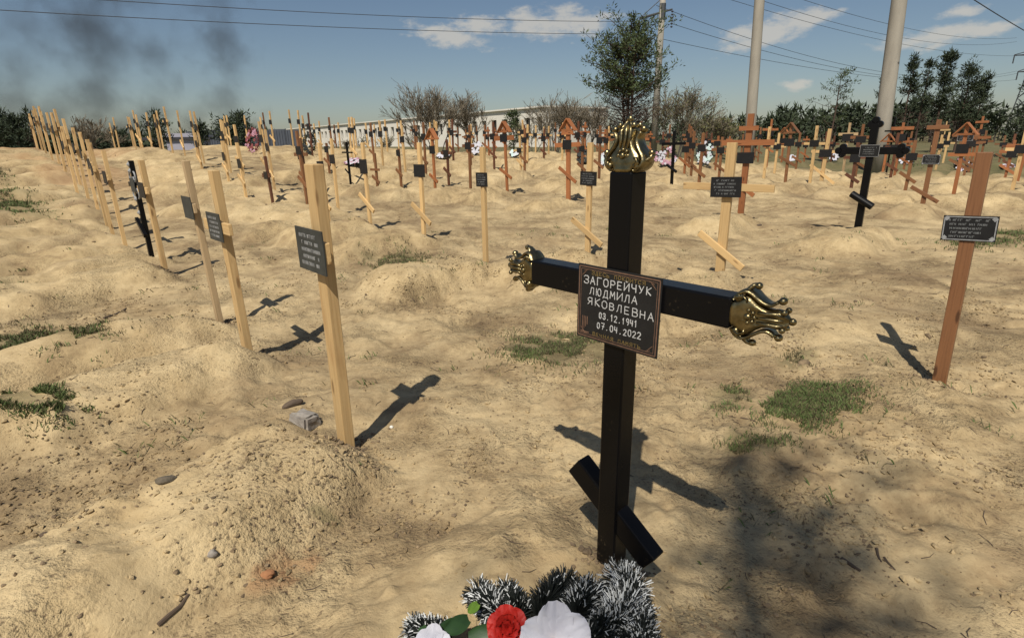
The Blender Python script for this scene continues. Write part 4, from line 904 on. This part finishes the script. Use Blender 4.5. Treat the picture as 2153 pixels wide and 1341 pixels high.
pine('tall young pine with bare lower branches behind the gold finial', 1318, 36, 45, .45, 5.4, 4, stems=3, dens=3.0, taper=.25, size=.18, ncl=6, jit=.055)
bare_tree('broad bare tree in front of the long white building', 915, 44, 166, 5.6, 6, 11, 4, 4)
bare_tree('smaller bare tree right of the broad bare tree by the white building', 1000, 46, 185, 2.6, 3, 12, 4, 4)
bare_tree('pale bare thicket left of the tall young pine', 1165, 42, 190, 3.8, 9, 13, 4, 3)
bare_tree('bare thicket touching the left side of the tall young pine', 1235, 44, 200, 3.4, 8, 14, 4, 3)
bare_tree('bare tree with first buds right of the tall young pine', 1425, 40, 172, 3.2, 4, 15, 4, 4, .5)
bare_tree('low budding bush between the bare tree and the left concrete pole', 1480, 44, 232, 3.4, 5, 16, 4, 3, .8, 'bush', 'budding_bush')
bare_tree('low budding bush just left of the concrete pole', 1540, 46, 245, 3.0, 4, 17, 4, 3, .8, 'bush', 'budding_bush')
bare_tree('wispy bare bush behind the far left row of crosses', 175, 40, 240, 3.0, 3, 18, 4, 3, 0, 'bush', 'bare_bush')
bare_tree('arching bare bush left of the small pine under the smoke', 220, 42, 262, 3.2, 4, 19, 4, 3, 0, 'bush', 'bare_bush')
bare_tree('bare scrub below the long white building at its far end', 720, 60, 284, 5.0, 5, 20, 3, 3, 0, 'bush', 'bare_bush')
bare_tree('bare scrub in front of the dark windows of the white building', 800, 60, 280, 5.0, 5, 22, 3, 3, .3, 'bush', 'bare_bush')
bare_tree('bare scrub below the broad bare tree', 880, 58, 274, 4.5, 5, 23, 3, 3, .3, 'bush', 'bare_bush')
bare_tree('dark scrub right of the long white building', 1120, 50, 250, 3.6, 6, 24, 3, 3, .4, 'bush', 'bare_bush')
pine('small pine in front of the end wall of the white building', 1080, 55, 236, .1, 2.2, 31, dens=.9)
pine('lone thin pine between the two concrete poles', 1748, 55, 152, .30, 4.0, 32, dens=.9, taper=.7, size=.16)
for i, (px, tp, w, cl, dn, lb) in enumerate([(1893, 122, 2.6, .40, .8, 'thin half-bare pine just right of the right concrete pole'), (1925, 130, 2.4, .45, .7, 'half-bare pine, second right of the right concrete pole'), (1963, 112, 3.6, .30, 1.5, 'tallest dense dark pine in the right-hand clump'),
                                       (2012, 128, 3.8, .32, 1.3, 'broad pine at the right of the right-hand clump'), (2045, 160, 3.0, .25, 1.1, 'lower pine at the right end of the right-hand clump'), (1845, 150, 2.6, .30, .6, 'sparse pine half hidden by the right concrete pole')]):
    pine(lb, px, 58 + i, tp, cl, w * .78, 40 + i, dens=dn * 1.8, dark=True, taper=1.15, size=.20, ncl=6)
pine('dark pine cut by the right edge beside the pylon', 2152, 50, 165, .1, 3.4, 50, dens=1.4, dark=True)
pine('dark bushy pine cut by the left edge', 2, 46, 240, .05, 2.6, 51, dens=1.4, dark=True, name='bushy_pine')
pine('dark bushy pine next to the left edge one', 38, 45, 250, .05, 2.4, 52, dens=1.4, dark=True, name='bushy_pine')
pine('thin pine sapling touching the far end of the left row', 70, 42, 238, .5, 1.4, 53, dens=.5, dark=True, name='bushy_pine')
pine('small pine under the smoke left of the lilac house', 335, 46, 240, .35, 2.2, 54, dens=1.0, dark=True)
pine('dark pine bush left of the grey fence', 424, 50, 262, .1, 1.5, 55, dens=.8, dark=True)
pine('dark pine bush in front of the grey fence', 500, 50, 243, .1, 3.2, 56, stems=3, dens=.9, dark=True, taper=.3)
pine('dark low pine behind the middle of the left rows', 245, 44, 283, .05, 2.4, 57, dens=.8, dark=True, name='bushy_pine')
# the pine behind the photographer whose shade falls on the lower right
pine('pine behind the viewer whose shade falls on the lower right sand', 0, 0, 0, .82, 2.0, 61, pos=(-1.75, -6.7), hgt=13.4, dens=.75, taper=.2, size=.19, fmin=.68, ncl=3)

# far woods along the horizon
mb = MB(); rg = random.Random(71)
def wood_band(t0, t1, d0, d1, h0, h1, n):
    for i in range(n):
        t = rg.uniform(t0, t1); d = rg.uniform(d0, d1); y = d / math.hypot(1, t); x = t * y; h = rg.uniform(h0, h1); w = h * rg.uniform(.28, .5)
        z = float(base_h(x, y)); mb.tube([(x, y, z), (x, y, z + h * .8)], [.12, .05], 4, 1, False)
        for k in range(26):
            f = rg.uniform(.12, 1); a = rg.uniform(0, 6.28); rr = w * (1.05 - f) * rg.uniform(.3, 1) + .2
            clump(mb, np.array([x + math.cos(a) * rr, y + math.sin(a) * rr, z + h * f]), .5, 3, rg, 1.1)
wood_band(.46, .78, 120, 150, 4.5, 7.5, 90); wood_band(.78, 1.4, 110, 150, 4, 6, 70); wood_band(.2, .48, 130, 170, 4, 6, 50)
wood_band(-1.4, -.85, 70, 90, 1.6, 2.8, 60); wood_band(-.85, -.4, 80, 110, 1.6, 3.0, 60); wood_band(-.1, .2, 150, 180, 4, 6, 30)
mb.build('far_wood', [M['needle_d'], M['bark']], None, label='dark band of distant woodland along the horizon', cat='woodland', kind='stuff')

# ------------------------------------------------------------------ poles, wires, pylon
def concrete_pole(label, px, base_py, dist, dia, hgt, tpx):
    p = far(px, base_py, dist); z = H1(p[0], p[1]); t = thing('concrete_pole', label, 'pole', (p[0], p[1], z))
    top = far(tpx, 0, dist); lean = (top[:2] - p[:2]) / max(1, (top[2] - z))
    mb = MB(); mb.tube([(lean[0] * hgt * f, lean[1] * hgt * f, -0.3 * (f == 0) + hgt * f) for f in np.linspace(0, 1, 9)], [dia / 2 * (1 - .36 * f) for f in np.linspace(0, 1, 9)], 24)
    mb.build('shaft', M['concrete'], t, smooth=True)
    e = np.array([lean[0], lean[1], 1.0]) * hgt
    mb = MB(); mb.box(e - np.array([0, 0, 1.0]), (4.4, .14, .16)); mb.box(e - np.array([0, 0, 3.2]), (3.4, .14, .16)); mb.build('crossarm', M['steel'], t)
    return e + np.array([p[0], p[1], z])
T1 = concrete_pole('tall grey concrete pole left of the right-hand pair', 1577, 300, 30, .50, 19, 1597)
T2 = concrete_pole('thicker tall concrete pole behind the black clover-ended cross', 1856, 290, 28, .60, 19, 1891)
p = far(1375, 290, 47); z = H1(p[0], p[1]); t = thing('concrete_pole', 'slim concrete pole with steel arm behind the tall young pine', 'pole', (p[0], p[1], z))
mb = MB(); mb.tube([(0, 0, -.3), (.05, 0, 7), (.1, 0, 14)], [.28, .24, .19], 16); mb.build('shaft', M['concrete'], t, smooth=True)
arm_a, arm_b = far(1344, 40, 47) - np.array([p[0], p[1], z]), far(1414, 20, 47) - np.array([p[0], p[1], z])
mb = MB(); mb.tube([arm_a, arm_b], [.10, .06], 6); mb.tube([arm_a, arm_a * [0, 0, 1] + np.array([.08, 0, 1.3])], .03, 5); mb.tube([(.09, -.0, arm_a[2] - .2), (.09, 0, arm_a[2] + .9)], .24, 8); mb.build('crossarm', M['steel'], t)
for e, dz in ((arm_b, 1.2), (arm_a, .6)):
    mb = MB()
    for k in range(6): mb.ball(e + np.array([0, 0, -.15 - dz * k / 6]), (.09, .09, .07), 8, 5)
    mb.build('insulator', M['roofd'], t, smooth=True)
def wire(label, a, b_, sag, r=.014):
    a, b_ = np.array(a), np.array(b_); mb = MB(); n = 28
    mb.tube([a + (b_ - a) * f - np.array([0, 0, sag * 4 * f * (1 - f)]) for f in np.linspace(0, 1, n + 1)], r, 5)
    mb.build('power_line', M['wire'], None, label=label, cat='power line', group='power lines across the sky')
PYL = lambda py: far(2138, py, 130)
wire('upper power line across the sky at left', far(1345, 46, 47), far(-320, -38, 34), .35, .017)
wire('lower power line across the sky at left', far(1345, 72, 47), far(-320, 2, 34), .30, .017)
wire('topmost thin wire between the right poles and the pylon', far(1420, -95, 40), PYL(80), 1.6, .017)
wire('second wire from the top between the right poles and the pylon', far(1400, -70, 42), PYL(88), 2.0, .017)
wire('third wire from the top right of the slim pole', far(1380, -50, 47), PYL(118), 1.4, .018)
wire('wire from the end of the steel arm to the pylon', far(1411, 50, 47), PYL(155), 2.2, .018)
wire('wire starting just below the steel arm toward the pylon', far(1380, 12, 47), PYL(150), 2.6, .018)
wire('lowest wire right of the slim pole', far(1380, 80, 47), PYL(168), 1.4, .018)
wire('thick cable crossing the top right corner', far(1960, -58, 26), far(2300, 135, 60), .25, .020)
q = far(2146, 285, 130); z = H1(q[0], q[1]); t = thing('lattice_pylon', 'dark steel lattice pylon at the right edge', 'pylon', (q[0], q[1], z)); hp = far(2146, 66, 130)[2] - z
mb = MB(); lv = np.linspace(0, 1, 11)
cn = lambda f, i: np.array([((i & 1) * 2 - 1) * 1.7 * (1 - .85 * f), ((i >> 1) * 2 - 1) * 1.7 * (1 - .85 * f), hp * f])
for i in range(4): mb.tube([cn(f, i) for f in (0, 1)], .10, 4)
for a, b_ in zip(lv, lv[1:]):
    for i, j in ((0, 1), (1, 3), (3, 2), (2, 0)): mb.tube([cn(a, i), cn(b_, j)], .06, 4); mb.tube([cn(a, j), cn(b_, i)], .06, 4)
mb.build('lattice_tower', M['steel'], t)
for py, l in ((82, 2.6), (118, 4.2), (152, 3.0)):
    za = far(2146, py, 130)[2] - z; mb = MB()
    for sg in (-1, 1): mb.tube([(0, 0, za), (sg * l, 0, za - .1)], [.2, .08], 5); mb.tube([(0, 0, za + 1.0), (sg * l, 0, za)], .06, 4); mb.tube([(sg * l, 0, za), (sg * l, 0, za - 1.3)], .09, 5)
    mb.build('pylon_arm', M['steel'], t)

# ------------------------------------------------------------------ buildings behind the graves
A_, B_ = np.array([7.5, 118.0]), np.array([-102.0, 262.0])
dirf = B_ - A_; LF = np.linalg.norm(dirf); dirf /= LF; angf = math.atan2(dirf[1], dirf[0])
fac = thing('long_white_building', 'long low white building with a row of dark windows behind the graves', 'building', (A_[0], A_[1], 0), (0, 0, angf))
HF = 7.8; nW = 46; step = LF / nW; ww = step * .5; z0, z1 = 3.4, 6.0
mb = MB()        # local x runs along the facade, camera side is +y
mb.box((LF / 2, -9, z0 / 2), (LF, 18, z0)); mb.box((LF / 2, -9, (z1 + HF) / 2), (LF, 18, HF - z1)); mb.box((LF / 2, -9.6, (z0 + z1) / 2), (LF - .5, 16.0, z1 - z0))
for i in range(nW + 1):
    w = step - ww; x0 = max(0, i * step - w / 2); x1 = min(LF, i * step + w / 2); mb.box(((x0 + x1) / 2, -.45, (z0 + z1) / 2), (x1 - x0, .9, z1 - z0))
mb.build('wall', M['whitewall'], fac)
mb = MB(); mb.box((LF / 2, -8.9, HF + .15), (LF + .6, 18.8, .3)); mb.build('roof', M['whitewall'], fac)
pane = MB(); pane.box((0, 0, 0), (ww, .1, z1 - z0)); pane = pane.mesh('window', M['glassd'])
for i in range(nW): put('window', pane, fac, ((i + .5) * step, -.75, (z0 + z1) / 2))
q = far(398, 300, 62); z = H1(q[0], q[1]); t = thing('small_house', 'pale lilac low house with dark roof edge behind the left crosses', 'house', (q[0], q[1], z), (0, 0, .35))
mb = MB(); hz = far(398, 281, 62)[2] - z; mb.box((0, 0, hz / 2), (3.2, 3, hz)); mb.build('wall', M['lilac'], t)
mb = MB(); mb.box((-.8, 0, hz * .82), (5.6, 3.4, .22)); mb.build('roof', M['roofd'], t)
q = far(520, 300, 66); z = H1(q[0], q[1]); t = thing('sheet_fence', 'grey-blue sheet metal fence behind the left crosses', 'fence', (q[0], q[1], z), (0, 0, .15)); hz = far(520, 273, 66)[2] - z
for i in range(7):
    mb = MB(); mb.box((0, 0, hz / 2), (1.55, .05, hz * (0.94 + .06 * (i % 2))))
    for k in range(6): mb.box((-.65 + k * .26, -.04, hz / 2), (.09, .06, hz * .92))
    mb.build('fence_panel', M['fenceg'], t, loc=(-4.9 + i * 1.6, 0, 0))
for i in range(8):
    mb = MB(); mb.box((0, .06, hz / 2), (.1, .1, hz * 1.03)); mb.build('fence_post', M['steel'], t, loc=(-5.7 + i * 1.6, 0, 0))

# ------------------------------------------------------------------ smoke beyond the left woods
def smoke(label, cpx, base_py, top_px, dist, w, seed):
    m = bpy.data.materials.new('smoke'); m.use_nodes = True; nd, lk = m.node_tree.nodes, m.node_tree.links
    for n_ in list(nd):
        if n_.type != 'OUTPUT_MATERIAL': nd.remove(n_)
    o_ = [n_ for n_ in nd if n_.type == 'OUTPUT_MATERIAL'][0]
    tc_ = nd.new('ShaderNodeTexCoord'); n1 = noise(nd, lk, tc_.outputs['Object'], .036, 6, .6, (1, 1, 1.0))
    sepx = nd.new('ShaderNodeSeparateXYZ'); lk.new(tc_.outputs['Generated'], sepx.inputs[0])
    fx = Mth(nd, lk, 'ABSOLUTE', Mth(nd, lk, 'MULTIPLY_ADD', sepx.outputs[0], 2.0, -1.0)); fy = Mth(nd, lk, 'ABSOLUTE', Mth(nd, lk, 'MULTIPLY_ADD', sepx.outputs[1], 2.0, -1.0))
    rr = Mth(nd, lk, 'SQRT', Mth(nd, lk, 'ADD', Mth(nd, lk, 'MULTIPLY', fx, fx), Mth(nd, lk, 'MULTIPLY', fy, fy)))
    fo = Mth(nd, lk, 'SUBTRACT', 1.0, rr, clamp=True)
    v = Mth(nd, lk, 'ADD', Mth(nd, lk, 'MULTIPLY', Mth(nd, lk, 'SUBTRACT', n1, Mth(nd, lk, 'MULTIPLY_ADD', sepx.outputs[2], .05, .54)), 2.4), Mth(nd, lk, 'MULTIPLY', fo, .42), clamp=True)
    vp = nd.new('ShaderNodeVolumePrincipled'); vp.inputs['Color'].default_value = (.12, .115, .11, 1); vp.inputs['Anisotropy'].default_value = 0.1
    lk.new(Mth(nd, lk, 'MULTIPLY', v, .06), vp.inputs['Density']); lk.new(vp.outputs[0], o_.inputs['Volume'])
    b0 = far(cpx, base_py, dist); t0 = far(top_px, -140, dist); b0[2] = 2.0; mb = MB(); Lp = float(np.linalg.norm(t0 - b0))
    mb.tube([(0, 0, Lp * f) for f in np.linspace(0, 1, 6)], w * .5, 20)
    o = mb.build('smoke_plume', m, None, label=label, cat='smoke', kind='stuff', loc=b0); o.rotation_mode = 'QUATERNION'; o.rotation_quaternion = Vector(t0 - b0).to_track_quat('Z', 'Y')
smoke('wide grey smoke plume rising at far left', 205, 300, 150, 420, 96, 3)
smoke('narrower grey smoke plume, the right one of two', 485, 300, 425, 430, 58, 8)

# ------------------------------------------------------------------ grass, clods, twigs, debris
rg = random.Random(91)
for i, (px, py, rx, ry, nb, dry) in enumerate(PATCH):
    c0 = flat(px, py); ex = flat(px + rx, py)[:2] - c0[:2]; ey = flat(px, py - ry)[:2] - c0[:2]
    U = RNG.normal(0, .52, (int(nb * 1.7), 2)); xy = c0[:2] + U[:, :1] * ex + U[:, 1:] * ey
    keep = (fbm(xy[:, 0] / .16, xy[:, 1] / .16, 3, 101) > -.2 + .16 * np.hypot(U[:, 0], U[:, 1])) ; xy = xy[keep][:nb]
    zz = H(xy[:, 0], xy[:, 1]); dist = math.hypot(c0[0], c0[1]); wd = .0012 + .0005 * dist; mb = MB()
    for (x, y), z in zip(xy, zz):
        hgt = rg.uniform(.010, .034) * (1 + .05 * dist); a = rg.uniform(0, 6.28); b_ = rg.uniform(0, 6.28); ln = hgt * rg.uniform(.2, .9); s_, c_ = math.sin(a) * wd, math.cos(a) * wd
        mx_, my_ = math.cos(b_) * ln, math.sin(b_) * ln
        mb.add([(x - c_, y - s_, z - .004), (x + c_, y + s_, z - .004), (x + c_ * .7 + mx_ * .4, y + s_ * .7 + my_ * .4, z + hgt * .6), (x + mx_, y + my_, z + hgt)], [(0, 1, 2), (0, 2, 3)], 1 if rg.random() < dry + .15 else 0)
    mb.build('grass_patch', [M['grass'], M['drygrass']], None, kind='stuff', label='patch of short green grass on the sand', cat='grass')
# sparse weeds
mb = MB()
for _ in range(130):
    r = 9 * rg.random() ** .8 + 1.6; a = rg.uniform(-.9, .9); cx, cy = r * math.sin(a), r * math.cos(a); cz0 = H1(cx, cy)
    for _ in range(rg.randrange(4, 22)):
        x, y = cx + rg.gauss(0, .05), cy + rg.gauss(0, .05); z = cz0; h_ = rg.uniform(.012, .05); b_ = rg.uniform(0, 6.28); w_ = .0012 + .0004 * r
        ex, ey = x + math.cos(b_) * h_ * .9, y + math.sin(b_) * h_ * .9
        mb.add([(x - w_, y, z - .003), (x + w_, y, z - .003), ((x + ex) / 2 + w_ * .7, (y + ey) / 2, z + h_ * .7), (ex, ey, z + h_)], [(0, 1, 2), (0, 2, 3)], 1 if rg.random() < .6 else 0)
mb.build('sparse_weeds', [M['grass'], M['drygrass']], None, kind='stuff', label='sparse dry weeds and single grass stems on the sand', cat='weeds')
# clods and pebbles
def scatter_clods(n, rmax, smin, smax, seed, pw):
    R_ = np.random.default_rng(seed); r = rmax * R_.random(n * 4) ** pw + (.9 if rmax < 10 else 4.0); a = R_.uniform(-.95, .95, n * 4); x = r * np.sin(a); y = r * np.cos(a)
    m_ = fbm(x / .7, y / .7, 3, 111) + .55 * fbm(x / .2, y / .2, 2, 113); k = np.argsort(-(m_ + R_.normal(0, .22, n * 4)))[:n]
    return x[k], y[k], R_.uniform(0, 1, n) ** 3.2 * (smax - smin) + smin
def clod_mesh(x, y, s, name, seed, m_, lab, cat):
    R_ = np.random.default_rng(seed); n = len(x); z = H(x, y)
    ico = bmesh.new(); bmesh.ops.create_icosphere(ico, subdivisions=1, radius=1); V = np.array([v.co[:] for v in ico.verts]); F = np.array([[v.index for v in f.verts] for f in ico.faces]); ico.free()
    nv = len(V); jit = 1 + .34 * R_.normal(0, 1, (n, nv, 1)).clip(-1.6, 1.6); sc = s[:, None, None] * np.stack([R_.uniform(.7, 1.3, n), R_.uniform(.7, 1.3, n), R_.uniform(.45, .85, n)], 1)[:, None, :]
    P_ = V[None] * jit * sc + np.stack([x, y, z + s * .24], 1)[:, None, :]
    Fa = (F[None] + (np.arange(n) * nv)[:, None, None]).reshape(-1, 3)
    me = bpy.data.meshes.new(name); me.from_pydata(P_.reshape(-1, 3).tolist(), [], Fa.tolist()); me.materials.append(m_); me.update()
    put(name, me, kind='stuff', label=lab, cat=cat)
x, y, s = scatter_clods(20000, 7.5, .002, .0092, 1, .75); clod_mesh(x, y, s, 'soil_clods', 2, M['clod'], 'small brown soil clods strewn over the sand', 'clods')
x, y, s = scatter_clods(12000, 6.5, .003, .016, 9, .7); clod_mesh(x, y, s, 'sand_crumbs', 8, M['sand'], 'crumbly lumps of sand on and between the near mounds', 'sand')
x, y, s = scatter_clods(3000, 22, .004, .022, 3, .8); clod_mesh(x, y, s, 'soil_crumbs', 4, M['clod'], 'larger soil crumbs scattered between the graves', 'clods')
cx_, cy_ = [], []
for (px_, py_) in [(q[1], q[2]) for q in placed if q[0] in NEARKEYS] + [tuple(MAIN)]:
    for _ in range(120):
        a = rg.uniform(0, 6.28); r = abs(rg.gauss(.05, .06)) + .03; cx_.append(px_ + r * math.cos(a)); cy_.append(py_ + r * math.sin(a))
clod_mesh(np.array(cx_), np.array(cy_), np.array([rg.uniform(.004, .016) for _ in cx_]), 'tamped_soil', 6, M['clod'], 'loose soil tamped round the feet of the near crosses', 'soil')
# twigs and dry stems lying about
mb = MB()
for _ in range(230):
    r = 7.5 * rg.random() ** .7 + 1.0; a = rg.uniform(-.95, .95); x, y = r * math.sin(a), r * math.cos(a); b_ = rg.uniform(0, 6.28); l = rg.uniform(.02, .09)
    pts = []
    for f in (0, .5, 1):
        xx, yy = x + math.cos(b_ + .5 * f) * l * f, y + math.sin(b_ + .5 * f) * l * f; pts.append((xx, yy, H1(xx, yy) + .004))
    mb.tube(pts, [.0014 + .0002 * r, .0012 + .0002 * r, .0006 + .0001 * r], 4)
mb.build('dry_twigs', M['stick'], None, kind='stuff', label='thin dry twigs and stems lying on the sand', cat='twigs')
def lying_stick(label, a, b_, r):
    A2, B2 = on_ground(*a), on_ground(*b_); pts = [np.array([*(A2[:2] + (B2[:2] - A2[:2]) * f), 0]) for f in (0, .35, .7, 1)]
    for q in pts: q[2] = H1(q[0], q[1]) + r * .5
    mb = MB(); mb.tube(pts, [r, r * .95, r * .85, r * .6], 6); mb.build('stick', M['stick'], None, label=label, cat='stick')
lying_stick('straight brown stick lying on the third mound of the left row', (218, 670), (276, 643), .012)
lying_stick('short dark stick at the bottom left edge of the frame', (340, 1341), (405, 1285), .008)
lying_stick('short thick stick in the shade at lower right', (1766, 1182), (1808, 1206), .008)
lying_stick('thin stick right of the thick one in the shade', (1840, 1166), (1850, 1190), .006)
lying_stick('thin slanting stick, rightmost of three in the shade', (1857, 1178), (1880, 1206), .005)
lying_stick('thin pale stick on the grass patch edge', (1556, 885), (1595, 897), .004)
def lump(name, label, cat, px, py, size, m_, seed, rotz=0.3, boxy=True, dz=0.0):
    p = on_ground(px, py); z = H1(p[0], p[1]); rg4 = random.Random(seed); bm = bmesh.new()
    if boxy: bmesh.ops.create_cube(bm, size=1); bmesh.ops.bevel(bm, geom=bm.edges[:], offset=.12, segments=2, affect='EDGES')
    else: bmesh.ops.create_icosphere(bm, subdivisions=3, radius=.5)
    bmesh.ops.subdivide_edges(bm, edges=bm.edges[:], cuts=2 if boxy else 0, use_grid_fill=True) if boxy else None
    for v in bm.verts:
        n_ = float(fbm(v.co.x * 3 + seed, v.co.y * 3 + v.co.z * 2.1, 3, seed)); v.co *= 1 + .28 * n_; v.co = Vector((v.co.x * size[0], v.co.y * size[1], v.co.z * size[2]))
    me = bpy.data.meshes.new(name); bm.to_mesh(me); bm.free(); me.materials.append(m_)
    return put(name, me, None, (p[0], p[1], z + size[2] * .2 + dz), (rg4.uniform(-.2, .2), rg4.uniform(-.2, .2), rotz), label, cat)
lump('broken_block', 'broken grey concrete block lying beside the near post', 'block', 642, 893, (.15, .11, .10), M['rubble'], 3, -.5)
lump('bark_piece', 'dark rounded piece of bark behind the concrete block', 'bark', 617, 866, (.13, .045, .05), M['stick'], 4, .55, False)
lump('stone', 'grey clod on the crest of the foreground mound', 'stone', 372, 1096, (.085, .045, .035), M['darkclod'], 5, .5, False)
lump('stone', 'small grey stone at the foot of the foreground mound', 'stone', 461, 1228, (.035, .03, .03), M['rubble'], 6, .2, False)
lump('clay_lump', 'reddish clay lump in the foreground left of the wreath', 'clay', 565, 1222, (.055, .045, .03), noisy('red_clay', (.36, .17, .075), (.26, .115, .05), 20, .95, 0, .6), 7, .2, False)
lump('stone', 'small white stone at the edge of the near post shadow', 'stone', 823, 898, (.022, .02, .02), M['whitewall'], 8, .2, False)
lump('stone', 'dark brown clod right of the wide pale cross', 'stone', 1596, 477, (.11, .07, .05), M['stick'], 9, .2, False)
lump('stone', 'brown dirt lump near the right end of the black cross', 'stone', 1690, 762, (.10, .07, .05), M['clod'], 10, .6, False)
lump('stone', 'dark clod left of the foreground mound', 'stone', 105, 1160, (.035, .03, .03), M['stick'], 12, .2, False)
